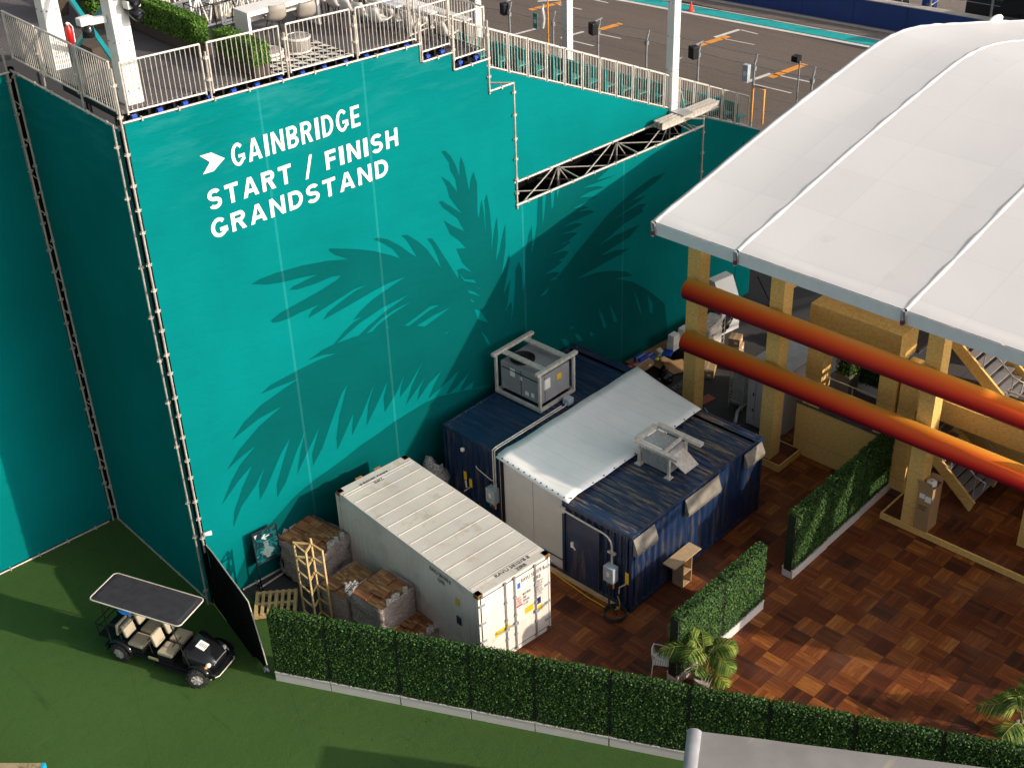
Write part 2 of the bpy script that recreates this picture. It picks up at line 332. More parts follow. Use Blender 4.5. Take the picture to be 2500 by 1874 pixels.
m_concr = simple('pale_concrete', (.42, .38, .34), .85, var=.12); m_wine = simple('wicker', (.30, .27, .24), .75, var=.3, sc=30)
# ================================================================ SETTING
def sheet(name, pts, z, mat, kind='structure', th=None):
    mb = MB(); mb.poly([(x, y, z) for x, y in pts], None if th is None else (0, 0, th)); o = mb.build(name, mat); tag(o, kind=kind); return o
sheet('ground', [(-300, -300), (400, -300), (400, 400), (-300, 400)], 0.0, m_yard)
HD = V((.4487, -.8937, 0)); HB = V((.8937, .4487, 0)); H0 = V((-7.99, 5.32, 0))
def hl(t, o=0.0): return H0+HD*t+HB*o
a = hl(5.4, .15); b2 = hl(26, .15); k1 = W(.35, .0, 0); k2 = W(0, .0, 0); k3 = W(0, 5.5, 0); k4 = W(-60, 5.5, 0)
sheet('turf', [(-80, -60), (b2.x, -60), (b2.x, b2.y), (a.x, a.y), (hl(.3, .4).x, hl(.3, .4).y), (-6.55, 7.0), (k1.x+.55, k1.y), (k2.x, k2.y), (k3.x, k3.y), (k4.x, k4.y)], 0.006, m_grass)
sheet('wood_deck', [(hl(6.2, .16).x, hl(6.2, .16).y), (hl(25, .16).x, hl(25, .16).y), (14, hl(25, .16).y), (14, 1.6), (7.4, 1.6), (7.4, 2.8), (-1.9, 2.8), (-1.9, 4.2), (-4.4, 4.2), (-4.6, 1.2)], 0.012, m_parq)
sheet('track', [(24, -60), (45.9, -60), (41.5, 80), (24, 80)], 0.006, m_asph)
sheet('far_paving', [(46.9, -60), (200, -60), (200, 140), (41.5, 140)], 0.006, m_far)
# kerb line, painted lines on the track
def strip(mb, p, q, w, z=.012):
    p = V((p[0], p[1], z)); q = V((q[0], q[1], z)); d = (q-p).normalized(); n = V((-d.y, d.x, 0))*w/2; mb.quad(p-n, q-n, q+n, p+n)
TD = V((.1042, -.9946, 0))
def tl(c, t): p = V((43.03, 33.92, 0))+TD*t+V((c, c*.105, 0)); return (p.x, p.y)
m_tpaint = simple('teal_track_paint', (.01, .36, .36), .7); m_wpaint = simple('white_track_paint', (.62, .60, .56), .7, var=.1)
mb = MB(); strip(mb, tl(.1, -60), tl(.1, 60), .95); o = mb.build('teal_track_line', m_tpaint); tag(o, kind='structure')
mb = MB(); strip(mb, tl(-.62, -60), tl(-.62, 60), .30); strip(mb, tl(.72, -60), tl(.72, 60), .12)
for p, q, wd in (((1230, 92), (1312, 70), .22), ((1312, 4), (1376, 0), .22), ((1352, 10), (1420, 24), .12), ((1370, 93), (1425, 78), .22), ((1370, 94), (1450, 113), .12), ((1458, 83), (1516, 95), .12),
                 ((1745, 92), (1805, 73), .25), ((1810, 74), (1850, 84), .10), ((1760, 94), (1842, 110), .08), ((1820, 202), (1882, 180), .25), ((1882, 181), (1978, 201), .12), ((1840, 206), (1932, 228), .10), ((1450, 0), (1485, 8), .12)):
    strip(mb, G(*p), G(*q), wd)
o = mb.build('white_track_markings', m_wpaint); tag(o, kind='structure')
mb = MB()
for p, q in (((1294, 25), (1378, 5)), ((1462, 74), (1516, 58)), ((1706, 112), (1778, 89)), ((1880, 190), (1966, 157))): strip(mb, G(*p), G(*q), .42)
o = mb.build('orange_grid_markings', m_oran); tag(o, kind='structure')
# pale strip before the blue barrier, green strips behind
mb = MB(); strip(mb, tl(2.2, -60), tl(2.2, 60), .35, .016); o = mb.build('pale_kerb', m_concr); tag(o, kind='structure')
# ================================================================ STAND (scaffold grandstand)
st = thing('grandstand', 'tall scaffold grandstand wrapped in teal banners with a furnished ribbed deck on top', 'grandstand', K, WY)
def SM(): return MB()
# deck top as sloping slabs in (s, off)
def slab(mb, s0, s1, o0, o1, z0, z1, th=.10):
    mb.add([(s0, o0, z0-th), (s1, o0, z1-th), (s1, o1, z1-th), (s0, o1, z0-th), (s0, o0, z0), (s1, o0, z1), (s1, o1, z1), (s0, o1, z0)], [(0, 3, 2, 1), (4, 5, 6, 7), (0, 1, 5, 4), (1, 2, 6, 5), (2, 3, 7, 6), (3, 0, 4, 7)])
mb = SM(); slab(mb, .25, 8.5, .36, 30, dz(0), dz(8.5)); slab(mb, -25, .25, 5.8, 30, dz(-25), dz(0)); mb.build('deck', m_deck, st)
TER = [(8.56, 9.56, 13.50), (9.60, 10.76, 13.04)]
for s0, s1, z in TER:
    mb = SM(); slab(mb, s0, s1, .30, 14, z, z); mb.box((s0-.05, .30, z), (s0-.01, 14, z+.42)); mb.build('terrace', m_deck, st)
def zb(s): return 12.15-.444*(s-11.57)
NR = 18
mt = MB(); 
for i in range(NR):
    s0 = 11.05+.74*i; z = zb(s0+.35)-.10
    mb = SM(); slab(mb, s0, s0+.62, 1.06, 3.1, z, z, .05); mb.build('stair_tread', m_steel, st)
    for o0 in (1.62, 2.16):
        mb = SM(); mb.box((s0+.12, o0, z+.38), (s0+.5, o0+.50, z+.43)); mb.box((s0+.04, o0, z+.30), (s0+.10, o0+.50, z+.98)); mb.box((s0+.2, o0+.1, z), (s0+.3, o0+.36, z+.34))
        mb.build('seat', m_teal, st, bevel=.02)
# blue screw jacks and joists under the deck edge
def jacks(s0, s1, zf, zt):
    n = max(2, int((s1-s0)/.62))
    for i in range(n):
        mb = SM(); s = s0+(s1-s0)*(i+.45)/n; z = zf(s)
        mb.box((s-.06, .02, z-.02), (s+.06, .10, z+.05)); mb.tube([(s, .06, zt(s)), (s, .06, z)], .035, 6); mb.box((s-.045, .03, z-.13), (s+.045, .09, z-.09)); mb.build('screw_jack', m_blue, st)
    mb = SM(); mb.beam((s0, .42, zf(s0)-.10), (s1, .42, zf(s1)-.10), .05, .26); 
    for i in range(n*2):
        s = s0+(s1-s0)*(i+.2)/(n*2); mb.beam((s, .14, zf(s)+.0), (s, 3, zf(s)-.0), .05, .14)
    mb.build('joist', m_black, st)
ptop = lambda s: 14.12-.036*s
jacks(.1, 8.5, lambda s: dz(s)-.10, lambda s: ptop(s)); jacks(8.58, 9.54, lambda s: 13.40, lambda s: 13.30); jacks(9.62, 10.74, lambda s: 12.95, lambda s: 12.82)
# ---- poles and rails
def coup(mb, p, r=.045): mb.box((p[0]-r, p[1]-r, p[2]-.035), (p[0]+r, p[1]+r, p[2]+.035)); mb.beam((p[0]-r*1.8, p[1]-r*.3, p[2]), (p[0]+r*1.8, p[1]+r*.3, p[2]), .03, .03)
def pole(s, o, z0, z1, step=.75, r=.03, name='scaffold_pole'):
    mb = SM(); mb.tube([(s, o, z0), (s, o, z1)], r, 8)
    z = z0+.5
    while z < z1: coup(mb, (s, o, z)); z += step*random.uniform(.7, 1.2)
    mb.build(name, m_scaf, st)
def rail(p, q, r=.03, name='scaffold_rail', tick=True):
    mb = SM(); mb.tube([p, q], r, 8); d = V(q)-V(p); n = int(d.length/.85)
    if tick:
        for i in range(n):
            c = V(p)+d*((i+.5)/n); mb.box((c.x-.02, c.y-.045, c.z-.045), (c.x+.02, c.y+.045, c.z+.045))
    mb.build(name, m_scaf, st)
pole(.02, -.02, 1.9, 15.4); pole(-.10, .16, 0, 14.1, 1.6); pole(-.02, 5.40, 0, 14.0); pole(-.15, 5.48, 0, 14.6)
pole(11.68, -.03, 8.1, 11.95, .6); pole(19.90, -.02, 0, 8.55, .8); pole(10.80, -.02, 11.85, 13.9, .7)
rail((.05, -.03, ptop(0)+.02), (8.5, -.03, ptop(8.5)+.02)); rail((8.56, -.03, 13.34), (9.55, -.03, 13.34)); rail((9.6, -.03, 12.85), (10.78, -.03, 12.85))
rail((10.78, -.03, 11.93), (11.68, -.03, 11.93), .032); rail((11.68, -.03, 11.93), (10.80, .9, 11.93), .028, tick=False); rail((8.54, -.03, 13.34), (8.54, -.03, 13.95), .03, tick=False); rail((9.58, -.03, 12.85), (9.58, -.03, 13.5), .03, tick=False)
rail((-.05, .1, 14.03), (-.05, 5.5, 14.03)); rail((-.1, 5.47, 14.0), (-12, 5.47, 14.0)); rail((-.3, 5.45, .05), (-12, 5.45, .05)); rail((-.03, .3, .05), (-.03, 5.4, .05)); rail((.9, -.06, .07), (10, -.06, .07)); rail((1.3, -.35, .07), (3.6, -.12, .09), tick=False)
rail((11.64, -.03, 8.22), (19.9, -.03, 8.26), .04); rail((11.64, .97, 8.34), (19.85, .97, 8.40), .04); rail((19.9, -.02, 8.5), (19.0, 1.0, 8.5), .03, tick=False)
# truss across the slot
mb = SM()
for i, s in enumerate((11.8, 14.3, 16.9, 19.4)):
    mb.tube([(s, 0, 8.2), (s-.0, 1.0, 8.3)], .025, 6)
    e_ = min(s+2.3, 19.8); mb.tube([(s+.1, 0, 8.2), (e_, 1.0, 8.3)], .022, 6); mb.tube([(s+.1, .95, 8.25), (min(s+1.3, 19.8), .05, 8.2)], .02, 6)
    mb.tube([(s, 1.0, 8.3), (s, 1.0, .1)], .03, 6); mb.tube([(s, 1.0, 8.3), (s+1.2, .9, 6.6)], .022, 6); mb.tube([(s, 1.0, 8.3), (s-1.2, .9, 6.6)], .022, 6)
    mb.tube([(s+1.2, 2.2, 8.3), (s+1.2, 2.2, .1)], .03, 6); q_ = min(s+2.5, 19.7); [mb.tube([(s, o_, z_), (q_, o_, z_)], .022, 6) for o_ in (.35, .9, 2.4) for z_ in (7.6, 6.6, 5.4, 4.2)]; mb.tube([(s, .9, 4.5), (q_, .9, 6.6)], .022, 6); mb.tube([(s, .4, 7.6), (q_, .4, 5.6)], .02, 6); mb.tube([(s+.6, .2, 7.9), (s+.6, 2.6, 7.2)], .02, 6); mb.tube([(min(s+1.8, 19.6), .1, 8.0), (min(s+1.2, 19.6), .95, 6.9)], .02, 6)
mb.build('slot_bracing', m_scaf, st)
# inner standards seen through the corners
mb = SM()
for s in (.5, 1.6, 3.5): 
    for o in (.5, 2.5, 5.2):
        mb.tube([(s, o, 0), (s, o, 13.9)], .03, 6)
for z in range(1, 14): mb.tube([(.1, .25, z), (1.6, .5, z)], .022, 5); mb.tube([(.1, .15, z-.5), (.5, 5.2, z)], .022, 5); mb.tube([(.05, 5.35, z), (-.15, 5.50, z+.3)], .012, 5)
mb.build('inner_standards', m_scaf, st)
# added black sheets keep the inside dark and paint shade into the corner gaps
def rsh(f): mb = SM(); f(mb); mb.build('shade_sheet', m_tarp, st)
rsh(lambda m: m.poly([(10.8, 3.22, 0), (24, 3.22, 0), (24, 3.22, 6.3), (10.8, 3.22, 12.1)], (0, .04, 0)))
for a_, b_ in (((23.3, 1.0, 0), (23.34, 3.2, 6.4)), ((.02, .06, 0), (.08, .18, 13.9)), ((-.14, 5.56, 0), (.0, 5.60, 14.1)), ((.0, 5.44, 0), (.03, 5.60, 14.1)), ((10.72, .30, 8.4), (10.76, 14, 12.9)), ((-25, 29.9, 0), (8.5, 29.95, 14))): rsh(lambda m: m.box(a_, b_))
# ---------------------------------------------------------------- banners
SE = [WL(694, 700)[0], WL(935, 700)[0], 11.9, 16.2]
m_fab = fabric('teal_banner', TEAL, SE, .45); m_fab2 = fabric('teal_banner_plain', TEAL, (2.2, 4.3), .35)
def banner(label, pts, place, group='teal banner walls of the grandstand', mat=None, th=.02):
    t = thing('banner_wall', label, 'banner wall', *place, group=group); mb = MB(); mb.poly([(x, 0, z) for x, z in pts], (0, th, 0)); mb.build('fabric', mat or m_fab, t); return t
zt = [(.10, 14.12), (8.49, 13.82), (8.50, 13.34), (9.54, 13.30), (9.55, 12.86), (10.76, 12.82), (10.77, 11.92), (11.62, 11.92), (11.64, 8.22), (19.85, 8.26), (19.85, 0.06), (.10, .06)]
bw = banner('large teal banner wall with white grandstand lettering and a dark palm print', zt, (K, WY))
# palm print: one outline traced on the banner plane
def cv(o, k, pts): return [(o[0]+x*k, o[1]+y*k) for x, y in pts]
A_ = ((520, 560), .2171); B_ = ((900, 350), .24125); C_ = ((520, 850), .27746); D_ = ((860, 650), .21108); F_ = ((1200, 400), .3015)
P = cv(*C_, [(330, 1720), (400, 1655), (560, 1480), (700, 1320), (800, 1230), (900, 1150), (1000, 1080), (1150, 970), (1300, 850), (1450, 750), (1600, 640), (1725, 562)])
P += cv(*D_, [(850, 1570), (1000, 1502), (1150, 1467), (1300, 1432), (1600, 1385), (1600, 1365), (1385, 1415), (1405, 1322), (1283, 1428), (1243, 1436), (1350, 1225), (1200, 1400), (1130, 1462), (1085, 1472), (1245, 1190), (1085, 1345), (880, 1530), (940, 1380), (1030, 1210), (890, 1350), (750, 1550), (785, 1400), (845, 1275), (740, 1430), (620, 1600), (690, 1380), (825, 1080), (640, 1400), (550, 1510), (560, 1400), (610, 1235)])
P += cv(*C_, [(1620, 380), (1510, 560), (1500, 440), (1540, 275), (1430, 520), (1350, 680), (1365, 500), (1425, 290), (1320, 560), (1225, 765), (1225, 680), (1235, 570), (1180, 700), (1095, 890), (1085, 790), (1110, 600), (1180, 320), (1130, 400), (1040, 650), (960, 880), (880, 1030), (872, 930), (937, 690), (860, 850), (740, 1105), (770, 900), (815, 715), (730, 920), (640, 1180), (565, 1310), (560, 1200), (610, 1020), (680, 785), (600, 920), (540, 1060), (470, 1230), (412, 1330), (405, 1200), (457, 1030), (380, 1200), (250, 1390), (180, 1570), (185, 1440), (260, 1220), (345, 1025), (220, 1170), (78, 1375), (160, 1170), (240, 1020), (375, 855), (240, 960), (122, 1070), (230, 890), (400, 690), (605, 508), (400, 620), (170, 805), (270, 650), (420, 500), (600, 370), (755, 265), (600, 325), (420, 400), (500, 325), (600, 270), (750, 190), (920, 105), (1085, 43), (960, 60), (833, 105), (900, 60), (960, 15)])
P += cv(*A_, [(1355, 1290), (1480, 1140), (1570, 1050), (1682, 975), (1575, 1020), (1660, 910), (1800, 780), (2000, 640), (2165, 530), (1980, 600), (1800, 695), (1500, 870), (1240, 1015), (1290, 930), (1450, 800), (1600, 690), (1720, 625), (1590, 670), (1400, 790), (1200, 920), (1070, 995), (1110, 910), (1190, 845), (1000, 925), (850, 1000), (740, 1038), (680, 1050), (645, 1028), (750, 940), (1000, 800), (1200, 690), (1400, 560), (1435, 518), (1340, 530), (1150, 610), (950, 675), (860, 680), (900, 640), (1080, 550), (1170, 507), (1000, 540), (800, 590), (600, 620), (432, 615), (520, 560), (700, 490), (1000, 405), (1300, 350), (1515, 335), (1370, 285), (1315, 250), (1297, 218), (1330, 212), (1600, 220), (1800, 240), (2000, 290), (2105, 325), (2020, 220), (1920, 160), (1800, 108), (1850, 92), (1960, 110), (2100, 180), (2205, 258)])
P += cv(*B_, [(490, 1155), (440, 1070), (390, 990), (330, 930), (390, 925), (500, 990), (590, 1070), (640, 1140), (735, 1265), (690, 1130), (640, 1030), (590, 965), (640, 960), (700, 1040), (800, 1200), (907, 1370), (908, 1320), (895, 1280), (950, 1262), (1045, 1305), (950, 1210), (885, 1065), (985, 1058), (910, 980), (825, 920), (760, 780), (860, 840), (970, 890), (900, 760), (750, 650), (710, 590), (740, 580), (850, 650), (945, 712), (820, 550), (790, 440), (735, 335), (820, 390), (897, 495), (880, 370), (830, 280), (810, 190), (735, 80), (775, 72), (830, 130), (880, 220), (920, 335), (920, 220), (932, 132), (970, 230), (1000, 400), (1018, 490), (1030, 380), (1060, 285), (1095, 400), (1100, 560), (1100, 700), (1115, 765), (1130, 640), (1143, 570), (1165, 700), (1187, 965), (1180, 700), (1172, 580), (1195, 512), (1225, 680), (1245, 900), (1243, 1105), (1270, 870), (1298, 745), (1310, 950), (1285, 1200), (1325, 1080), (1360, 900), (1383, 815), (1385, 1050), (1345, 1330), (1395, 1200), (1423, 1115)])
P += cv(*F_, [(145, 790), (125, 900), (95, 1060), (153, 930), (130, 1130), (105, 1200), (160, 1110), (165, 1180), (150, 1330), (178, 1150), (190, 1000), (192, 860), (222, 790), (245, 850), (250, 1030), (270, 960), (275, 720), (298, 580), (325, 505), (330, 580), (322, 740), (345, 640), (368, 480), (375, 268), (640, 155), (940, 28), (950, 40), (855, 130), (1003, 92), (860, 150), (735, 195), (860, 180), (920, 188), (800, 225), (710, 272), (860, 262), (760, 310), (660, 360), (745, 345), (793, 350), (690, 385), (800, 375), (832, 388), (700, 450), (565, 515), (680, 478), (740, 485), (650, 540), (560, 570), (660, 553), (697, 560), (600, 640), (545, 660), (615, 625), (642, 632), (570, 690), (490, 730), (580, 705), (628, 706), (590, 760), (535, 785), (560, 785), (568, 797), (500, 850), (430, 893), (510, 873), (550, 880), (520, 915), (465, 940), (512, 938)])
P += cv(*F_, [(600, 830), (700, 700), (850, 520), (950, 400), (1070, 290), (1150, 220), (1300, 110), (1412, 68), (1330, 150), (1250, 210), (1055, 355), (1150, 290), (1255, 255), (1200, 300), (1130, 350), (960, 470), (1100, 380), (1200, 325), (1260, 322), (1220, 355), (1225, 385), (1160, 430), (1080, 480), (865, 665), (1000, 580), (1195, 492), (1120, 590), (1040, 640), (880, 745), (1000, 700), (1115, 683), (1050, 730), (980, 765), (690, 930), (850, 880), (960, 865), (1080, 870), (1145, 905), (1080, 912), (1010, 930), (1130, 950), (1250, 1010), (1330, 1070), (1400, 1130), (1420, 1300), (1420, 1480)])
pp = [WL(*p) for p in P]; pp = [(s, max(z, .08)) for s, z in pp]; sE = pp[-1][0]; pp += [(sE, .08), (pp[0][0]-.9, .08)]
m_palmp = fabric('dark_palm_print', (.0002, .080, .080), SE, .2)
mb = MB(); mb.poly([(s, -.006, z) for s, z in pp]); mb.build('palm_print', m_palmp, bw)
LG = [cv(*A_, [(1385, 1278), (1480, 1200), (1650, 1050), (1900, 880), (2205, 728)])+cv(*D_, [(658, 318), (380, 520), (180, 690), (70, 800), (0, 818)]),
      cv(*D_, [(160, 773), (230, 750), (290, 680), (440, 560), (680, 405), (480, 505), (330, 610)]), cv(*D_, [(600, 685), (655, 685), (780, 590), (900, 500), (1005, 445), (900, 460), (730, 590)]), cv(*D_, [(745, 685), (835, 695), (950, 610), (1130, 475), (950, 560)]),
      cv(*D_, [(1410, 490), (1480, 520), (1570, 650), (1450, 610)]), cv(*B_, [(905, 1300), (970, 1375), (1060, 1380), (1088, 1412), (965, 1390)]), cv(*B_, [(1000, 1482), (1060, 1500), (1130, 1548), (1015, 1512)]), cv(*B_, [(1025, 1565), (1070, 1606), (1040, 1603)]),
      cv(*D_, [(1490, 745), (1560, 830), (1600, 912), (1555, 890)]), cv(*D_, [(1070, 773), (1122, 743), (1090, 775)]), cv(*D_, [(378, 712), (436, 690), (410, 708)]),
      cv(*F_, [(410, 262), (438, 250), (425, 400), (412, 500)]), cv(*F_, [(478, 232), (508, 215), (498, 340), (485, 370)]), cv(*F_, [(525, 212), (548, 203), (530, 277)]),
      cv(*F_, [(1143, 1000), (1190, 1120), (1218, 1225), (1195, 1190)]), cv(*F_, [(862, 1168), (895, 1220), (932, 1322), (905, 1328)]), cv(*F_, [(950, 1128), (985, 1190), (1018, 1270), (990, 1282)]), cv(*F_, [(1262, 1065), (1305, 1130), (1300, 1210), (1280, 1200)]),
      cv(*F_, [(470, 992), (440, 1050), (385, 1078), (430, 1030)]), cv(*F_, [(562, 1420), (600, 1415), (640, 1480), (605, 1490)]), cv(*F_, [(672, 1380), (700, 1375), (740, 1430), (700, 1432)]), cv(*F_, [(630, 1318), (665, 1315), (650, 1338)]), cv(*F_, [(800, 1352), (832, 1385), (795, 1392)])]
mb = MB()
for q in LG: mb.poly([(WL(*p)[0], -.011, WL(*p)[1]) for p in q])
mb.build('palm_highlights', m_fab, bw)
# lettering
tk = ((450, 200), .27137)
def LET(name, txt, x0, x1, base, cap, bold):   # pixels of left, right extents at the base line; cap height by pixel
    (s0, _), = [WL(*x0)]; s1 = WL(*x1)[0]; z0 = base; mbx = MB(); put_text(mbx, txt, (s0, -.016, z0), (s1-s0, 0, 0), (0, 0, cap), bold); return mbx
zz = lambda x, y: WL(*cv(*tk, [(x, y)])[0])
g0 = zz(580, 722); g1 = zz(1580, 395); gz = (g0[1]+g1[1])/2; gh = zz(1562, 207)[1]-g1[1]; gs0 = zz(415, 640)[0]; gs1 = zz(1582, 390)[0]
a0 = zz(515, 1052); a1 = zz(1920, 570); az = (a0[1]+a1[1])/2; ah = zz(1905, 410)[1]-a1[1]; as0 = zz(200, 1010)[0]; as1 = zz(1922, 560)[0]
r0 = zz(452, 1340); r1 = zz(1715, 880); rz = (r0[1]+r1[1])/2; rh = zz(423, 1178)[1]-r0[1]; rs0 = zz(235, 1310)[0]; rs1 = zz(1830, 780)[0]
# letters are set one by one with even gaps, so the spacing follows the sign
CW = {'G': .95, 'A': 1.0, 'I': .30, 'N': .92, 'B': .84, 'R': .86, 'D': .88, 'E': .72, 'S': .82, 'T': .84, 'F': .72, 'H': .88, '/': .62, ' ': .36}
def letters(mb, txt, s0, s1, z0, z1, h, bold, y=-.016):
    gap = .24; tot = sum(CW[c] for c in txt)+gap*(len(txt)-1); k = (s1-s0)/tot; x = s0
    for c in txt:
        wd = CW[c]*k
        if c != ' ':
            u = (x+wd/2-s0)/(s1-s0); zb_ = z0+(z1-z0)*u; ov = .02*h if c in 'GS' else 0
            stroke = bold*h
            if c == '/': mb.poly([(x+wd*.02, y, zb_-.12*h), (x+wd*.32, y, zb_-.12*h), (x+wd*.98, y, zb_+1.1*h), (x+wd*.68, y, zb_+1.1*h)])
            elif c == 'I': mb.poly([(x, y, zb_), (x+wd, y, zb_), (x+wd, y, zb_+h), (x, y, zb_+h)])
            else: mb2 = glyph(mb, c, x, zb_-ov, wd, h+2*ov, stroke, y)
        x += wd+gap*k
def arc(cx, cz, rx, rz, a0, a1, n=14): return [(cx+rx*math.cos(R(a0+(a1-a0)*i/n)), cz+rz*math.sin(R(a0+(a1-a0)*i/n))) for i in range(n+1)]
def glyph(mb, c, x, z, w_, h, t, y):
    def P_(pts): mb.poly([(x+a, y, z+b) for a, b in pts])
    def band(outer, inner):
        for i in range(len(outer)-1): mb.quad(*[(x+a, y, z+b) for a, b in (outer[i], outer[i+1], inner[i+1], inner[i])])
    tv = t; th = t*.92
    if c == 'A': P_([(0, 0), (tv*1.08, 0), (w_*.5, h*.80), (w_-tv*1.08, 0), (w_, 0), (w_*.5+tv*.56, h), (w_*.5-tv*.56, h)]); y -= .004; P_([(w_*.24, h*.20), (w_*.76, h*.20), (w_*.69, h*.20+th), (w_*.31, h*.20+th)])
    elif c == 'N': P_([(0, 0), (tv, 0), (tv, h), (0, h)]); P_([(w_-tv, 0), (w_, 0), (w_, h), (w_-tv, h)]); y -= .004; P_([(.01, h), (tv, h), (w_-.01, 0), (w_-tv, 0)])
    elif c == 'T': P_([(0, h-th), (w_, h-th), (w_, h), (0, h)]); P_([(w_/2-tv/2, 0), (w_/2+tv/2, 0), (w_/2+tv/2, h-th), (w_/2-tv/2, h-th)])
    elif c in 'EF':
        P_([(0, 0), (tv, 0), (tv, h), (0, h)]); P_([(tv, h-th), (w_, h-th), (w_, h), (tv, h)]); P_([(tv, h*.5-th*.5), (w_*.92, h*.5-th*.5), (w_*.92, h*.5+th*.5), (tv, h*.5+th*.5)])
        if c == 'E': P_([(tv, 0), (w_, 0), (w_, th), (tv, th)])
    elif c == 'H': P_([(0, 0), (tv, 0), (tv, h), (0, h)]); P_([(w_-tv, 0), (w_, 0), (w_, h), (w_-tv, h)]); P_([(tv, h*.5-th*.5), (w_-tv, h*.5-th*.5), (w_-tv, h*.5+th*.5), (tv, h*.5+th*.5)])
    elif c == 'D':
        P_([(0, 0), (tv, 0), (tv, h), (0, h)]); rx = min(w_*.62, h*.5); cx = w_-rx
        band([(tv, h)]+arc(cx, h/2, rx, h/2, 90, -90)+[(tv, 0)], [(tv, h-th)]+arc(cx, h/2, rx-tv, h/2-th, 90, -90)+[(tv, th)])
    elif c in 'BR':
        P_([(0, 0), (tv, 0), (tv, h), (0, h)]); hz = h*.56 if c == 'R' else h*.52; r = hz/2 if c == 'R' else (h-h*.48)/2; zc = h-r; rx = min(r*1.05, w_-tv)*.95; cx = w_*.96-rx
        band([(tv, h)]+arc(cx, zc, rx, r, 90, -90)+[(tv, zc-r)], [(tv, h-th)]+arc(cx, zc, rx-tv, r-th, 90, -90)+[(tv, zc-r+th)])
        if c == 'B':
            y -= .004; r2 = h*.27; cx2 = w_-min(r2*1.1, w_-tv); rx2 = w_-cx2; band([(tv, 2*r2)]+arc(cx2, r2, rx2, r2, 90, -90)+[(tv, 0)], [(tv, 2*r2-th)]+arc(cx2, r2, rx2-tv, r2-th, 90, -90)+[(tv, th)])
        else:
            y -= .004; P_([(w_*.42, zc-r+.02*h), (w_*.42+tv*1.05, zc-r+.02*h), (w_, 0), (w_-tv*1.2, 0)])
    elif c == 'G':
        rx = w_/2; band(arc(rx, h/2, rx, h/2, 42, 322, 26), arc(rx, h/2, rx-tv, h/2-th, 42, 322, 26)); y -= .004; P_([(w_*.52, h*.5-th*.1), (w_, h*.5-th*.1), (w_, h*.5-th*1.05), (w_*.52, h*.5-th*1.05)]); y -= .003; P_([(w_-tv, h*.16), (w_, h*.22), (w_, h*.5-th), (w_-tv, h*.5-th)])
    elif c == 'S':
        r = (h+th)/4; rx = w_/2; up = arc(rx, h-r, rx, r, 28, 270, 18); lo = arc(rx, r, rx, r, 90, -152, 18)
        ui = arc(rx, h-r, rx-tv, r-th, 28, 270, 18); li = arc(rx, r, rx-tv, r-th, 90, -152, 18); band(up, ui); band(lo, li)
mb = MB(); letters(mb, 'GAINBRIDGE', gs0, gs1, g0[1]+.01, g1[1]+.01, gh, .162); mb.build('lettering', m_text, bw)
mb = MB(); letters(mb, 'START / FINISH', as0, as1, a0[1], a1[1], ah, .215); mb.build('lettering', m_text, bw)
mb = MB(); letters(mb, 'GRANDSTAND', rs0, rs1, r0[1], r1[1], rh, .215); mb.build('lettering', m_text, bw)
mb = MB(); mb.poly([(zz(*p)[0], -.016, zz(*p)[1]) for p in ((135, 665), (238, 635), (360, 685), (262, 800), (165, 832), (228, 720))]); mb.build('arrow_emblem', m_text, bw)
# upper set-back banner below the sloping railing
banner('raked teal banner strip set back above the open truss slot', [(10.70, zb(10.70)+.0), (24.2, zb(24.2)+.0), (24.2, 0), (20.0, 0), (20.0, 8.38), (10.70, 8.38)], (K+N*1.0, WY), mat=m_fab2)
sb = banner('shaded teal banner on the short side wall between the two dark corners', [(-5.45, .06), (-.19, .06), (-.19, 13.98), (-5.45, 13.98)], (K, WY-math.pi/2), mat=m_fab2)
banner('teal banner wall at the far left, half lit by the sun, above the turf', [(-22, .08), (-.20, .08), (-.20, 13.95), (-22, 13.95)], (K+N*5.5, WY), mat=m_fab2)
# ---------------------------------------------------------------- guardrails
def guard(label, p, q, h, group, posts=(1, 1), step=.12, foot=.12):
    t = thing('guardrail_panel', label, 'guardrail', p, 0, group); p = V(p); q = V(q); d = q-p; L = V((d.x, d.y, 0)).length; mb = MB(); up = V((0, 0, h))
    mb.tube([p+up, q+up], .027, 8); mb.tube([p+V((0, 0, .05)), q+V((0, 0, .05))], .025, 8); mb.tube([p, p+up], .025, 8); mb.tube([q, q+up], .025, 8); mb.build('frame', m_alu, t, world=True)
    mb = MB(); n = int(L/step)
    for i in range(1, n): c = p+d*(i/n); mb.tube([c+V((0, 0, .05)), c+up], .010, 5, False)
    mb.build('bars', m_alu, t, world=True)
    return t
nm = ['at the left corner', 'second from the left corner', 'before the striped rug', 'last one before the steps']
GF = 'metal guardrail panels along the deck front'
for i, (s0, s1) in enumerate(((.26, 2.26), (2.45, 4.37), (4.59, 6.44), (6.62, 8.43))):
    guard('galvanised guardrail panel on the deck front, '+nm[i], W(s0, .05, 14.27-.042*s0), W(s1, .05, 14.27-.042*s1), 1.19, GF)
guard('narrow guardrail panel on the first step down from the deck', W(8.60, .05, 13.52), W(9.54, .05, 13.52), 1.22, GF); guard('narrow guardrail panel on the second, lowest step of the deck', W(9.68, .05, 13.06), W(10.74, .05, 13.06), 1.2, GF)
guard('guardrail panel returning back from the lowest deck step', W(10.76, .05, 13.06), W(10.76, 1.5, 13.06), 1.2, GF); guard('guardrail panel high behind the first deck step', W(8.52, .4, 13.9), W(10.5, 1.2, 13.7), 1.1, GF)
for i, (o0, o1) in enumerate(((.15, 1.72), (1.82, 3.66), (3.76, 5.45))):
    guard('shaded guardrail panel over the side banner, '+('nearest the sunlit corner', 'middle one of three', 'nearest the inner corner')[i], W(.06, o1, 14.3), W(.06, o0, 14.3), 1.2, 'guardrail panels over the side banner', step=.11)
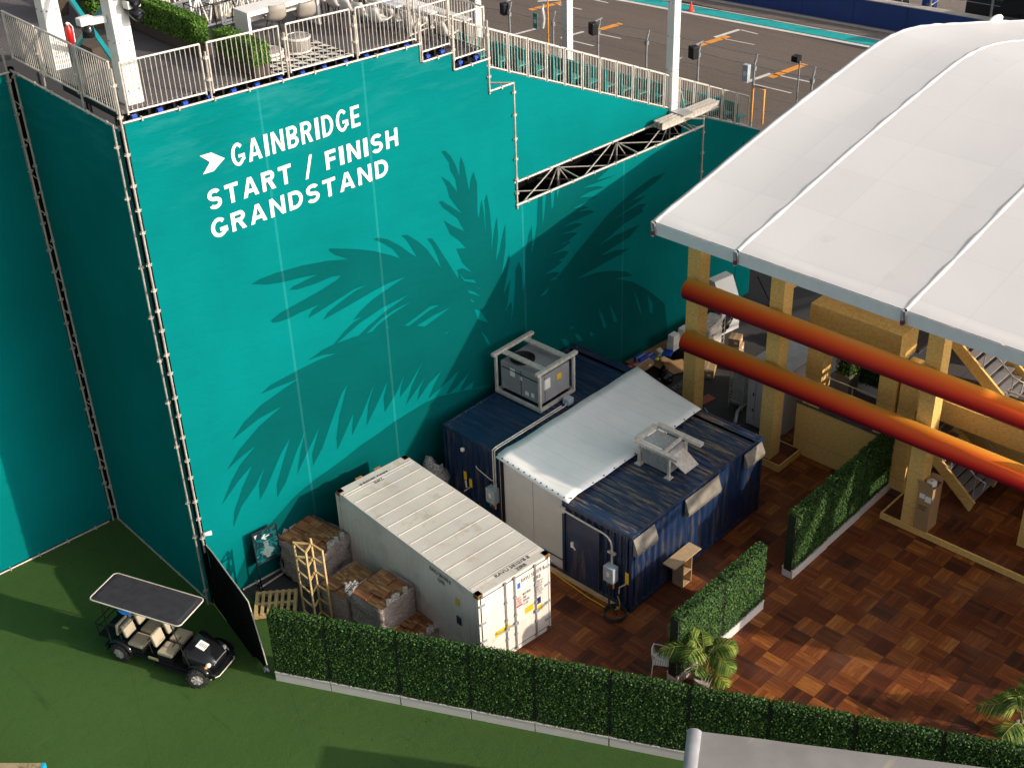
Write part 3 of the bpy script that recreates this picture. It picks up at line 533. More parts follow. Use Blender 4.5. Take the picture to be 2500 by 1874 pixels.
guard('guardrail panel at the far left over the half lit banner', W(-2.3, 5.5, 14.3), W(-.35, 5.5, 14.3), 1.2, 'guardrail panels over the left banner'); guard('guardrail panel cut by the left frame edge over the banner', W(-4.4, 5.5, 14.3), W(-2.45, 5.5, 14.3), 1.2, 'guardrail panels over the left banner')
for s_, o_ in ((2.35, .02), (4.48, .02), (6.53, .02), (8.5, .02), (9.60, .02)):
    z0 = ptop(s_) if s_ < 8.49 else (13.35 if s_ < 9 else 12.9); pole(s_, o_-.03, z0, z0+1.15, .45, .026, 'guardrail_post')
for o_ in (1.77, 3.71): pole(.02, o_, 13.9, 15.2, .5, .026, 'guardrail_post')
ORD = ['topmost', 'second', 'third', 'fourth', 'fifth', 'sixth', 'seventh', 'eighth', 'ninth', 'tenth', 'eleventh', 'twelfth', 'thirteenth', 'fourteenth', 'fifteenth', 'sixteenth', 'seventeenth', 'eighteenth']
for i in range(17):
    s0 = 11.0+.74*i; s1 = s0+.66
    guard('%s panel%s of the sloping white stair railing' % (ORD[i], '' if i == 0 else ' from the top'), W(s0, 1.03, zb(s0)), W(s1, 1.03, zb(s1)), 1.13, 'panels of the sloping stair railing', step=.11)
mbs = MB()
for i in range(7):
    s0 = 11.0+1.85*i; s1 = s0+1.75
    guard('%s panel%s of the rear railing behind the teal seats' % (ORD[i], '' if i == 0 else ' from the top'), W(s0, 3.15, zb(s0)+.05), W(s1, 3.15, zb(s1)+.05), 1.0, 'rear railing behind the teal seats', step=.14)
# ---------------------------------------------------------------- white columns
def column(label, s, o, z0, z1, w_, grp='white steel columns of the stand'):
    t = thing('steel_column', label, 'column', W(s, o, z0), WY, grp); h = z1-z0; a = w_/2; mb = MB(); mb.box((-a, -a, 0), (a, a, h)); mb.build('post', m_white, t, bevel=.02)
    mb = MB(); 
    for k in range(int(h/1.1)):
        for x in (-a*.6, a*.6): mb.tube([(x, -a-.02, .35+k*1.1), (x, -a+.01, .35+k*1.1)], .022, 6); mb.tube([(-a-.02, x, .35+k*1.1), (-a+.01, x, .35+k*1.1)], .022, 6)
    mb.build('bolts', m_steel, t); mb = MB(); mb.box((a-.10, a-.04, 0), (a+.03, a+.05, h)); mb.build('teal_edge', m_tealst, t)
    return t
cA = column('thick white column with clamped lamps at the deck corner', .72, .72, dz(.7), dz(0)+9, .42); cB = column('thick white column beside the red fire extinguisher', .66, 4.15, dz(.7), dz(0)+9, .42)
cE = column('slim white column on an aluminium beam above the truss slot', 19.5, 1.05, 8.55, 22, .30); cD = column('slim white column behind the middle of the sloping railing', 19.5, 5.9, 0, 22, .28); cC = column('slim white column behind the top of the sloping railing', 19.5, 10.7, 0, 22, .28)
mb = MB(); mb.beam(W(.88, 4.1, dz(0)+2.35), W(.88, .95, dz(0)+.25), .10, .09); mb.beam(W(.98, 4.0, dz(0)+.3), W(.98, .9, dz(0)+2.5), .10, .09)
o = mb.build('cross_brace', m_tealst); tag(o, 'teal steel cross brace between the two thick white columns', 'brace')
t = thing('support_beam', 'ribbed aluminium beam carrying the slim white column over the slot', 'beam', W(18.4, .6, 8.42), WY); mb = MB()
for y in (-.16, .0, .16): mb.box((0, y-.05, 0), (2.75, y+.05, .03)); mb.box((0, y-.012, 0), (2.75, y+.012, .2)); mb.box((0, y-.05, .2), (2.75, y+.05, .23))
mb.build('rails', m_alu, t); mb = MB(); mb.box((.9, -.3, .232), (1.35, .75, .26)); mb.tube([(1.5, .2, .2), (1.4, .3, .8), (1.1, .45, .9)], .015, 6); mb.build('base_plate', m_steel, t)
# lamps clamped on the corner column
def lamp(label, c, d):
    t = thing('stage_lamp', label, 'lamp', c, 0, 'stage lamps on the corner column'); c = V(c); mb = MB(); mb.lathe(c, [(0, -.22), (.09, -.22), (.13, -.05), (.14, .16), (.12, .17), (0, .12)], 14, d); mb.build('housing', m_blackgl, t, world=True)
    mb = MB(); mb.lathe(c, [(0, .125), (.118, .165)], 14, d); mb.build('lens', m_glass, t, world=True); mb = MB(); mb.box(tuple(c+V((-.2, -.1, .12))), tuple(c+V((.14, .12, .30)))); mb.build('head_box', m_white, t, world=True, bevel=.03)
lamp('upper black lamp with white head on the corner column', W(.95, .30, dz(0)+2.35), (.2, -.9, -.35)); lamp('lowest black lamp hanging from the corner column', W(.98, .32, dz(0)+2.05), (.3, -.8, -.45)); lamp('black lamp on a white arm left of the corner column', W(.1, .9, dz(0)+1.75), (-.2, -.3, -.9))
mb = MB(); mb.beam(W(.5, .75, dz(0)+1.95), W(.0, .95, dz(0)+1.92), .14, .14); o = mb.build('lamp_arm', m_white); tag(o, 'short white arm bolted to the corner column holding a lamp', 'bracket')
# ================================================================ HEDGES
def leafy(mb, a, b, n, size, faces='FBTLR', jit=.05):
    x0, y0, z0 = a; x1, y1, z1 = b; A = {'F': (x1-x0)*(z1-z0), 'B': (x1-x0)*(z1-z0), 'T': (x1-x0)*(y1-y0), 'L': (y1-y0)*(z1-z0), 'R': (y1-y0)*(z1-z0)}
    tot = sum(A[f] for f in faces); vs = []; fs = []
    for f in faces:
        for i in range(int(n*A[f]/tot)):
            x = random.uniform(x0, x1); y = random.uniform(y0, y1); z = random.uniform(z0, z1)
            if f == 'F': y = y0; nn = V((0, -1, 0))
            elif f == 'B': y = y1; nn = V((0, 1, 0))
            elif f == 'T': z = z1; nn = V((0, 0, 1))
            elif f == 'L': x = x0; nn = V((-1, 0, 0))
            else: x = x1; nn = V((1, 0, 0))
            lump = .5+.5*math.sin(x*9+z*7)*math.sin(z*11-x*5+y*8)
            c = V((x, y, z))+nn*(random.uniform(-jit, jit)+lump*jit*.6); d = (nn+V((random.gauss(0, .55), random.gauss(0, .55), random.gauss(.15, .5)))).normalized()
            u = d.cross(V((random.gauss(0, 1), random.gauss(0, 1), random.gauss(0, 1)))).normalized(); v = d.cross(u); s = size*random.uniform(.7, 1.3)
            k = len(vs); vs += [c-u*s, c+v*s*.5, c+u*s, c-v*s*.5]; fs.append((k, k+1, k+2, k+3))
    mb.add(vs, fs)
def hedge_proto(label, cat, L, H, T, n, group):
    t = thing('hedge_panel', label, cat, (0, 0, 0), 0, group); mb = MB(); e = .015
    mb.box((e, 0, 0), (L-e, T, .29)); mb.box((e-.01, -.015, .29), (L-e+.01, .02, .315)); mb.box((e-.01, T-.02, .29), (L-e+.01, T+.015, .315)); mb.box((e-.01, -.012, .29), (e+.02, T, .312)); mb.box((L-e-.02, -.012, .29), (L-e+.01, T, .312)); mb.build('planter', m_plant, t)
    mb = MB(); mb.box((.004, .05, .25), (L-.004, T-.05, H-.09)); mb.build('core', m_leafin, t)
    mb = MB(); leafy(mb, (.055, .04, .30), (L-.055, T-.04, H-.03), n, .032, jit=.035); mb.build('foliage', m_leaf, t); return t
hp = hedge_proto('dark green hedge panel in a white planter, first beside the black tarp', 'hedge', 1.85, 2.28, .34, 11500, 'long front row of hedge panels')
lens_ = [1.55, 1.90, 1.87, 1.64, 1.86, 1.88, 1.86, 1.9, 1.9, 1.9, 1.9, 1.9]; tpos = 0
HL = ['', 'second from the tarp, in front of the wrapped tile stacks', 'third from the tarp, in front of the near white container corner', 'fourth from the tarp, across the white container doors', 'fifth from the tarp, in front of the brown tiled deck', 'sixth from the tarp, left of the grey awning corner', 'just behind the rounded corner of the grey awning', 'behind the left part of the grey awning', 'behind the middle of the grey awning', 'behind the right part of the grey awning', 'last but one towards the right frame edge', 'cut off by the right frame edge']
hr = math.atan2(HD.y, HD.x)
for i, L in enumerate(lens_):
    o = hp if i == 0 else copy_tree(hp); p = hl(tpos, 0); o.location = p+V((0, 0, .0)); o.rotation_euler = (0, 0, hr+random.uniform(-.004, .004)); o.scale = (L/1.85, 1, 1+random.uniform(-.006, .006)); tpos += L
    if i: o['label'] = 'dark green hedge panel, '+HL[i]
for i, (p, L, rz, lb) in enumerate((((-1.36, -2.60, 0.012), 1.93, 0, 'sunlit hedge panel right behind the potted palm'), ((.58, -2.60, 0.012), 1.93, 0, 'sunlit hedge panel in a white planter, farther one of the middle pair'),
        ((4.0, -2.52, 0.012), 1.82, 0, 'hedge panel in a white planter, near end of the shaded row by the stairs'), ((5.83, -2.50, 0.012), 1.82, 0, 'hedge panel in a white planter, middle of the shaded row by the stairs'), ((7.66, -2.48, 0.012), 1.8, 0, 'hedge panel in a white planter, far end of the shaded row under the red rolls'))):
    o = copy_tree(hp); o.location = p; o.rotation_euler = (0, 0, rz); o.scale = (L/1.85, 1, .98); o['label'] = lb; o['group'] = 'hedge panels dividing the tiled deck'
# ================================================================ CONTAINERS
def corner_castings(t, L, Wd, H, mat):
    for x in (0, L-.18):
        for y in (0, Wd-.162):
            for z in (0, H-.118):
                mb = MB(); mb.box((x-.004, y-.004, z-.004), (x+.182, y+.166, z+.122)); cx = x+.09; cy = y+.081
                o = mb.build('corner_casting', mat, t, bevel=.01); mb = MB(); mb.lathe((cx, cy, z+.10), [(.024, .0), (.024, .003), (0, .003)], 10); sd = -1 if y == 0 else 1; mb.lathe((cx, cy+sd*.084, z+.06), [(.022, 0), (.022, .004), (0, .004)], 10, (0, sd, 0)); sx = -1 if x == 0 else 1
                mb.lathe((cx+sx*.09, cy, z+.06), [(.022, 0), (.022, .006), (0, .006)], 10, (sx, 0, 0)); mb.build('twist_hole', m_black, o)
m_zinc = simple('dirty_zinc', (.17, .15, .125), .5, var=.35, sc=4); WL_, WW, WH = 6.058, 2.438, 2.60
wc = thing('shipping_container', 'white refrigerated shipping container with stained ribbed roof beside wrapped tile stacks', 'shipping container', (-1.866, 1.230, .016), 1.47617)
mw = whitesteel('white_container_paint', .35, 1.25); mwr = whitesteel('white_container_roof', .8)  # sides and doors share the roof's paint, colour lightened to make up for shade
mb = MB(); mb.box((.10, .03, .14), (WL_-.1, WW-.03, WH-.03)); mb.build('body', mw, wc)
mb = MB(); mb.box((.0, .0, WH-.028), (WL_, WW, WH-.004)); x = .35
while x < WL_-.3: mb.beam((x, .05, WH-.001), (x, WW-.05, WH-.001), .028, .018); x += .49
for x in (.30, .42, WL_-.30, WL_-.42): mb.beam((x, .05, WH), (x, WW-.05, WH), .018, .012)
mb.build('roof', mwr, wc)
mb = MB()
for y in (.0, WW): mb.box((.15, y-.035 if y else -.003, WH-.13), (WL_-.15, y+.003 if y else .035, WH-.032)); mb.box((.15, y-.035 if y else -.003, 0.02), (WL_-.15, y+.003 if y else .035, .15))
for x in (-.003, WL_-.06):
    mb.box((x, .14, 0.02), (x+.063, WW-.14, .17)); mb.box((x, .14, WH-.11), (x+.063, WW-.14, WH-.032))
    for y in (-.002, WW-.07): mb.box((x, y, .1), (x+.1, y+.072, WH-.1))
mb.build('frame', mw, wc)
mb = MB()
for yy in (WW-.028, .028):
    mb = MB(); [mb.beam((.2+k*.225, yy, .16), (.2+k*.225, yy, WH-.14), .015, .012) for k in range(26)]; mb.build('side_ribs', mw, wc); corner_castings(wc, WL_, WW, WH, m_rust)
for x in (.95, 1.6): mb = MB(); mb.box((WL_-.02, x-.1, WH-.13), (WL_+.10, x+.12, WH-.01)); mb.build('end_bracket', m_rust, wc)
for y0, y1, lb in ((.085, 1.21, 'white right door with printed figures and two orange stickers'), (1.235, 2.355, 'white left door with orange and red stickers')):
    mb = MB(); mb.box((-.02, y0, .19), (.09, y1, WH-.13)); d = mb.build('door', mw, wc, bevel=.01, label=lb)
    mb = MB(); mb.box((-.012, y0-.02, .17), (-.004+.02, y0+.012, WH-.11)); mb.box((-.012, y1-.012, .17), (.016, y1+.02, WH-.11)); mb.box((-.012, y0, .165), (.016, y1, .192)); mb.box((-.012, y0, WH-.135), (.016, y1, WH-.11)); mb.build('gasket', m_black, d)
    for yy in ((y0+.32*(y1-y0)+.1, ) if y0 < 1 else (y0+.30*(y1-y0), y0+.02)):
        mb = MB(); mb.tube([(-.055, yy, .12), (-.055, yy, WH-.05)], .018, 8)
        for z in (.14, .65, 1.3, 1.9, WH-.07): mb.box((-.075, yy-.035, z-.03), (-.02, yy+.035, z+.03))
        mb.build('lock_rod', m_steel, d)
        mb = MB(); mb.beam((-.08, yy, 1.0), (-.075, yy-(.42 if y0 < 1 else -.36), 1.08), .04, .02); mb.box((-.09, yy-.06, .96), (-.05, yy+.06, 1.06)); mb.build('handle', m_steel, d)
    for z in (.45, 1.05, 1.65, 2.25):
        yh = y0-.05 if y0 < 1 else y1-.12; mb = MB(); mb.box((-.032, yh, z-.035), (-.008, yh+.19, z+.035)); mb.build('hinge', m_steel, d)
# markings: orange / yellow / blue stickers and figures
def decal(t, pts, mat, name='sticker'): mb = MB(); mb.poly(pts); return mb.build(name, mat, t)
def dface(y0, z0, y1, z1, mat, x=-.0235): return decal(wc, [(x, y0, z0), (x, y1, z0), (x, y1, z1), (x, y0, z1)], mat)
dface(1.45, .92, 1.95, 1.12, m_oran if False else m_yel); dface(.30, .90, .52, 1.10, m_yel); dface(.62, 1.10, .92, 1.30, m_yel); dface(.36, 1.16, .50, 1.38, simple('navy_sticker', (.02, .02, .10), .5)); dface(1.05, 2.08, 1.15, 2.26, simple('blue_sticker', (.02, .12, .5), .5)); dface(1.0, 1.48, 1.20, 1.53, m_red)
def dtext(t, txt, o, xd, yd, mat=m_ink, bold=0.0): mb = MB(); put_text(mb, txt, o, xd, yd, bold); return mb.build('lettering', mat, t)
dtext(wc, 'RAVU 581078 8', (-.025, 1.02, 2.22), (0, -.80, 0), (0, 0, .13), bold=.01); dtext(wc, '22RB', (-.025, .62, 2.03), (0, -.27, 0), (0, 0, .12), bold=.01)
dtext(wc, 'MAX GROSS\nTARE\nPAYLOAD\nCU CAP', (-.025, .98, 1.43), (0, -.28, 0), (0, 0, .42), bold=.01); dtext(wc, '27000 KG\n59520 LB\n2880 KG\n6350 LB\n24120 KG\n28.3 CU', (-.025, .55, 1.47), (0, -.28, 0), (0, 0, .50), bold=.01)
dtext(wc, 'HOT\nHIGH\nCARE', (-.025, 1.19, 1.56), (0, -.16, 0), (0, 0, .24), m_red, .02)
dtext(wc, 'RAVU 581078 8', (.22, 1.62, WH+.006), (0, -1.15, 0), (.13, 0, 0), bold=.01); dtext(wc, '22RB', (.05, 1.05, WH+.006), (0, -.32, 0), (.11, 0, 0), bold=.01)
dtext(wc, 'RAVU 581078 8', (WL_-.22, .85, WH+.006), (0, .95, 0), (-.12, 0, 0), bold=.01); dtext(wc, '22RB', (WL_-.40, 1.15, WH+.006), (0, .30, 0), (-.11, 0, 0), bold=.01)
dtext(wc, 'RAVU 581078 8', (1.95, WW-.012, 2.28), (-.85, 0, 0), (0, 0, .13), bold=.01); dtext(wc, '22RB', (1.65, WW-.012, 2.10), (-.28, 0, 0), (0, 0, .12), bold=.01)
decal(wc, [(.95, WW-.0125, 1.75), (.80, WW-.0125, 1.75), (.80, WW-.0125, 1.98), (.95, WW-.0125, 1.98)], m_yel); decal(wc, [(.95, WW-.0125, 1.10), (.76, WW-.0125, 1.10), (.76, WW-.0125, 1.38), (.95, WW-.0125, 1.38)], simple('navy_placard', (.02, .02, .09), .5))
# ---- blue containers
mbr = bluesteel('blue_roof_dusty', 1.0, 'y'); mbs_ = bluesteel('blue_side_paint', .25, 'z'); mbr2 = bluesteel('blue_roof_cleaner', .16, 'y'); HB_ = 2.60
def corr(mb, L, o, xd, nd, z0, z1, pitch=.278, dep=.036):
    n = int(L/pitch); p0 = V(o); xd = V(xd); nd = V(nd); prof = []
    for i in range(n):
        b = i*pitch; prof += [(b, 0), (b+.07, 0), (b+.139, -dep), (b+.209, -dep)]
    prof.append((L, 0)); vs = []
    for a, d in prof: q = p0+xd*a+nd*d; vs += [q+V((0, 0, z0)), q+V((0, 0, z1))]
    mb.add(vs, [(2*i, 2*i+2, 2*i+3, 2*i+1) for i in range(len(prof)-1)])
def blue(label, loc, rz, roofmat):
    t = thing('shipping_container', label, 'shipping container', loc, rz, None); L, Wd, H = 6.058, 2.438, HB_
    mb = MB(); mb.box((.08, .08, .1), (L-.08, Wd-.08, H-.06)); mb.build('inner_body', mbs_, t)
    mb = MB(); corr(mb, L-.3, (.15, .01, 0), (1, 0, 0), (0, -1, 0), .12, H-.1); mb.build('side_wall', mbs_, t); mb = MB(); corr(mb, L-.3, (.15, Wd-.01, 0), (1, 0, 0), (0, 1, 0), .12, H-.1); mb.build('side_wall', mbs_, t)
    mb = MB(); corr(mb, Wd-.3, (.01, .15, 0), (0, 1, 0), (-1, 0, 0), .12, H-.1, .232, .045); mb.build('end_or_shade_wall', mbs_, t); mb = MB(); corr(mb, Wd-.3, (L-.01, .15, 0), (0, 1, 0), (1, 0, 0), .12, H-.1, .232, .045); mb.build('end_or_shade_wall', mbs_, t)
    mb = MB(); prof = [(.10, 0), (.42, 0)]; x = .44
    while x < L-.45: prof += [(x, -.035), (x+.08, -.035), (x+.115, 0), (x+.19, 0)]; x += .222
    prof += [(L-.42, 0), (L-.10, 0)]; vs = []
    for a, d in prof: vs += [(a, .06, H-.012+d), (a, Wd-.06, H-.012+d)]
    mb.add(vs, [(2*i, 2*i+2, 2*i+3, 2*i+1) for i in range(len(prof)-1)]); mb.build('roof', roofmat, t)
    mb = MB()
    for y in (0, Wd-.06): mb.box((.15, y, H-.07), (L-.15, y+.06, H)); mb.box((.15, y, .02), (L-.15, y+.06, .16))
    for x in (0, L-.09): mb.box((x, .14, H-.12), (x+.09, Wd-.14, H-.002)); mb.box((x, .14, .02), (x+.09, Wd-.14, .16)); [mb.box((x-.004, y, .1), (x+.094, y+.09, H-.08)) for y in (-.002, Wd-.088)]
    mb.build('frame', mbs_, t, bevel=.006); corner_castings(t, L, Wd, H, mbs_); return t
mbA = blue('navy container farther back, carrying the caged grey cooling unit', (.506, 5.132, .016), 0, mbr2)
mbB = blue('navy container nearer the hedges, with dusty ribbed roof and awning flaps', (0, 0, .016), 0, mbr)
# door on B, conduit and box
mb = MB(); mb.box((-.035, 1.12, .2), (.0, 2.22, 2.25)); d = mb.build('door', mbs_, mbB, bevel=.008); mb = MB(); mb.box((-.04, 1.08, .16), (-.005, 1.12, 2.3)); mb.box((-.04, 2.22, .16), (-.005, 2.26, 2.3)); mb.box((-.04, 1.08, 2.25), (-.005, 2.26, 2.3)); mb.build('door_frame', mbs_, d)
mb = MB(); mb.box((-.09, 1.98, 1.25), (-.03, 2.06, 1.42)); mb.beam((-.08, 2.02, 1.36), (-.08, 1.90, 1.22), .03, .03); mb.build('door_handle', m_white, d)
def ebox(t, y, z, h=.5):
    mb = MB(); mb.box((-.26, y, z), (-.02, y+.34, z+h)); b = mb.build('electric_box', m_lgrey, t, bevel=.01); mb = MB(); mb.box((-.264, y+.12, z+.2), (-.26, y+.22, z+.36)); mb.build('panel_label', m_white, b)
    for i, (c, mm) in enumerate((('g', simple('green_plug', (.0, .35, .15), .5)), ('r', m_red), ('o', m_oran))): mb = MB(); mb.tube([(-.12, y+.28-i*.1, z), (-.14, y+.27-i*.1, z-.22)], .028, 6); mb.build('plug', mm, b)
ebox(mbB, .42, .92); mb = MB(); arcp = [(-.07, 2.40, 2.38), (-.07, .95, 2.30)]+[(-.07, .62+.30*math.cos(R(a)), 2.0+.30*math.sin(R(a))) for a in (90, 70, 50, 30, 10, 0)][1:]
arcp = [(-.07, 2.40, 2.38), (-.07, .90, 2.32), (-.07, .76, 2.28), (-.07, .66, 2.18), (-.07, .62, 2.04), (-.07, .61, 1.40)]; mb.tube(arcp, .028, 8); mb.box((-.1, 2.28, 2.3), (-.02, 2.42, 2.46)); mb.box((-.1, .5, 1.78), (-.02, .75, 1.84)); mb.build('conduit', m_alu, mbB)
mb = MB(); mb.box((-.012, .08, .95), (-.008, .2, 1.35)); mb.build('warning_label', m_yel, mbB); mb = MB(); mb.tube([(-.04, .16, .95), (-.12, .3, .82), (-.12, .32, .6)], .022, 6); mb.build('tap_pipe', m_alu, mbB)
# three sloping metal awning flaps on the long side
for i, (x0, x1, z0) in enumerate(((.03, .93, 1.98), (2.28, 3.80, 1.98), (5.06, 5.93, 2.06))):
    mb = MB(); y1 = -.17; zt_ = 2.52
    mb.add([(x0, -.02, zt_), (x1, -.02, zt_), (x1, y1, z0+.14), (x0, y1, z0+.14), (x0, y1+.02, z0+.02), (x1, y1+.02, z0+.02), (x0, -.02, z0), (x1, -.02, z0)], [(0, 3, 2, 1), (3, 4, 5, 2), (0, 6, 4, 3), (1, 2, 5, 7), (4, 6, 7, 5)])
    mb.build('awning_flap', m_zinc if 'm_zinc' in globals() else m_zinc, mbB)
# conduits, box, taps on A
ebox(mbA, .16, .85, .5); mb = MB(); mb.tube([(-.05, .26, 1.35), (-.05, .26, 2.66), (.05, .24, 2.70), (3.0, .22, 2.68), (3.15, .3, 2.68)], .022, 8); mb.tube([(-.05, .34, 1.0), (-.05, .34, 2.66), (.05, .32, 2.70), (2.9, .30, 2.68)], .022, 8); mb.tube([(-.05, .36, 1.55), (-.05, .45, 1.52), (-.05, 1.02, 1.68), (-.05, 1.06, 1.75)], .018, 6); mb.build('conduit', m_alu, mbA)
mb = MB(); mb.box((3.1, .2, 2.61), (3.35, .42, 2.82)); mb.build('junction_box', m_lgrey, mbA, bevel=.01)
for y in (1.30, 1.52): mb = MB(); mb.box((-.012, y, .98 if y > 1.4 else .8), (-.008, y+.12, 1.28 if y > 1.4 else 1.1)); mb.build('warning_label', m_yel, mbA)
mb = MB(); mb.tube([(-.04, 1.55, .98), (-.1, 1.45, .80)], .03, 6); mb.tube([(-.04, 1.38, .8), (-.12, 1.55, .62)], .022, 6); mb.build('tap_pipe', m_alu, mbA)
mb = MB(); mb.box((-.12, 1.52, 2.05), (-.02, 1.62, 2.17)); mb.build('wall_lamp', m_white, mbA, bevel=.02)
# ---- tarpaulin link between the containers
lk = thing('link_shelter', 'white tarpaulin roof and panel wall bridging the gap between the two navy containers', 'shelter', (0, 0, 0)); c = [G(1210, 1112, 2.74), G(1388, 1224, 2.72), G(1712, 999, 2.72), G(1556, 894, 2.74)]
mb = MB(); nx, ny = 66, 10; vs = []
for i in range(nx+1):
    for j in range(ny+1):
        a = i/nx; b3 = j/ny; p = c[0].lerp(c[3], a).lerp(c[1].lerp(c[2], a), b3); p.z += -.05*math.sin(b3*math.pi)+.012*(abs(math.sin(a*36))**.3-.7)+.012*math.sin(a*23+b3*5)-(.05 if i == 0 else 0)+.03*math.exp(-((a-.07)/.03)**2)
        vs.append(p)
mb.add(vs, [(i*(ny+1)+j, (i+1)*(ny+1)+j, (i+1)*(ny+1)+j+1, i*(ny+1)+j+1) for i in range(nx) for j in range(ny)], True)
mtar = Mat('white_tarpaulin', .5, 0, .4); _n = mtar.noise(1.5, 4); mtar.color(mtar.ramp(_n, [(.3, (.84, .82, .815)), (.7, (.90, .88, .87))])); _x = mtar.xyz()[0]; _q = mtar.math('ABSOLUTE', mtar.math('SUBTRACT', mtar.math('FRACT', mtar.math('MULTIPLY', mtar.math('ADD', _x, mtar.math('MULTIPLY', mtar.noise(.7, 2), .25)), 1.9)), .5)); _cc = mtar.b.inputs['Base Color'].links[0].from_socket; mtar.color(mtar.mix(mtar.math('MULTIPLY', mtar.math('GREATER_THAN', _q, .485), .35), _cc, (.40, .40, .42))); mtar.bump(mtar.math('GREATER_THAN', _q, .46), .35, .01); mtar = mtar.m
tp = mb.build('tarpaulin', mtar, lk, solid=.012); mb = MB()
for i in range(26):
    for e0, e1 in ((c[1], c[2]), (c[0], c[1])):
        p = e0.lerp(e1, (i+.5)/26)+V((.03, .03, .02)); 
        if i % 2 == 0: mb.box(tuple(p-V((.018, .018, .01))), tuple(p+V((.018, .018, .012))))
mb.build('eyelets', m_black, tp)
mb = MB(); mb.box((.42, 2.50, .06), (.50, 5.05, 2.68)); mb.build('panel_wall', simple('cream_panel', (.62, .60, .58), .5, var=.04), lk); mb = MB()
for y in (3.9,): mb.box((.416, y-.003, .1), (.42, y+.003, 2.6))
mb.box((.36, 5.02, .05), (.44, 5.1, 2.68)); mb.box((.40, 2.46, .04), (.46, 5.1, .10)); mb.build('joint_strips', m_black, lk); mb = MB(); mb.box((.38, 5.1, .05), (.44, 5.14, 2.66)); mb.build('edge_strip', m_alu, lk)
# ---- cooling unit in a cage on A
ac = thing('cooling_unit', 'grey cooling unit with round fan inside an aluminium cage on the farther navy container', 'cooling unit', (2.83, 5.72, 2.622), 0); aw, al = 1.52, 1.86
mb = MB(); mb.box((.12, .12, .16), (aw-.10, al-.12, 1.10)); bd = mb.build('casing', m_grey, ac, bevel=.015)
mb = MB(); mb.lathe((.62, 1.28, 1.10), [(.38, 0), (.38, .05), (.34, .06), (.34, .01), (.10, .012), (.10, .03), (0, .03)], 28); mb.build('fan_ring', m_black, bd)
mb = MB()
for k in range(5): mb.beam((.62, 1.28, 1.11), (.62+.31*math.cos(k*1.256), 1.28+.31*math.sin(k*1.256), 1.09), .12, .01)
mb.build('fan_blades', m_rub, bd); mb = MB(); mb.box((.11, .2, .9), (.118, 1.7, .93)); mb.box((.3, .11, .2), (.31, .118, 1.05)); mb.box((.105, .9, .2), (.116, .91, 1.05)); mb.build('panel_gap', m_black, bd)
for pts in (((.114, 1.15, .72), (.114, 1.35, 1.0)), ((.114, .86, .72), (.114, .95, .85)), ((.114, .38, .3), (.114, .5, .45)), ((.114, .6, .28), (.114, .75, .42))): (y0, z0), (y1, z1) = pts[0][1:], pts[1][1:]; mb = MB(); mb.poly([(.114, y0, z0), (.114, y1, z0), (.114, y1, z1), (.114, y0, z1)]); mb.build('unit_label', m_white, bd)
for x0, z0, x1, z1, mm in ((.28, .6, .55, .95, m_white), (.85, .7, 1.05, .9, m_yel)): mb = MB(); mb.poly([(x0, .114, z0), (x1, .114, z0), (x1, .114, z1), (x0, .114, z1)]); mb.build('unit_label', mm, bd)
mb = MB(); h = 1.32
for x in (.0, aw): [mb.beam((x, y, .0), (x, y, h), .08, .08) for y in (.04, al-.04)]
for y in (.04, al-.04): mb.beam((-.02, y, .05), (aw+.02, y, .05), .09, .10)
for x in (0, aw): mb.beam((x, .0, .06), (x, al, .06), .09, .10)
mb.build('cage', m_alu, ac, bevel=.005)
mb = MB(); 
for y in (.04, al-.04): mb.beam((-.14, y, h+.03), (aw+.14, y, h+.03), .13, .10)
for x in (.30, aw-.25): mb.beam((x, .10, h-.0), (x, al-.10, h-.0), .20, .05)
mb.build('top_rails', m_alu, ac, bevel=.005)
# ---- exhaust box on B
ex = thing('exhaust_box', 'open galvanised fan box with bolted angle frame on the dusty navy container', 'exhaust fan', (2.66, .84, 2.615), 0); mb = MB(); mb.box((.1, .08, .08), (.78, 1.04, .80)); mb.build('duct_box', m_steel, ex)
mb = MB(); 
for x, y in ((.05, .04), (.05, 1.08), (.8, .04), (.8, 1.08)): mb.beam((x, y, 0), (x, y, .82), .07, .07); mb.box((x-.1, y-.1, 0), (x+.1, y+.1, .03))
mb.build('legs', m_alu, ex)
mb = MB(); mb.beam((-.10, 1.12, .86), (-.10, -.38, .86), .15, .09); mb.beam((.92, 1.12, .86), (.92, -.42, .86), .17, .10); mb.beam((-.02, 1.14, .86), (.84, 1.14, .86), .16, .09); mb.beam((.0, .16, .86), (.84, .22, .86), .09, .06); mb.build('angle_frame', m_alu, ex, bevel=.005)
mb = MB(); mb.beam((.02, .3, .84), (.02, 1.0, .84), .08, .05); mb.beam((.3, 1.02, .845), (.7, 1.02, .845), .05, .05); mb.build('white_trim', m_white, ex); mb = MB(); mb.add([(.1, .08, .62), (.78, .08, .62), (.74, -.45, .34), (.14, -.45, .34), (.1, .08, .58), (.78, .08, .58), (.74, -.45, .31), (.14, -.45, .31)], [(0, 1, 2, 3), (7, 6, 5, 4), (3, 2, 6, 7), (0, 3, 7, 4), (1, 5, 6, 2)]); mb.build('rain_hood', m_alu, ex)
# ---- plywood stand beside B
pw = thing('plywood_stand', 'small T shaped plywood stand leaning by the navy container side', 'stand', (1.72, -.46, .016), 0); mb = MB(); mb.box((-.42, -.02, .93), (.78, .40, .96)); mb.build('top_board', m_pine2, pw); mb = MB(); mb.box((.0, .0, 0), (.02, .36, .93)); mb.box((.38, .0, 0), (.40, .36, .93)); mb.box((.02, .33, 0), (.38, .35, .93)); mb.box((.02, .0, .45), (.38, .33, .47)); mb.box((.02, .02, .0), (.38, .33, .02)); mb.build('box_base', m_pine2, pw)
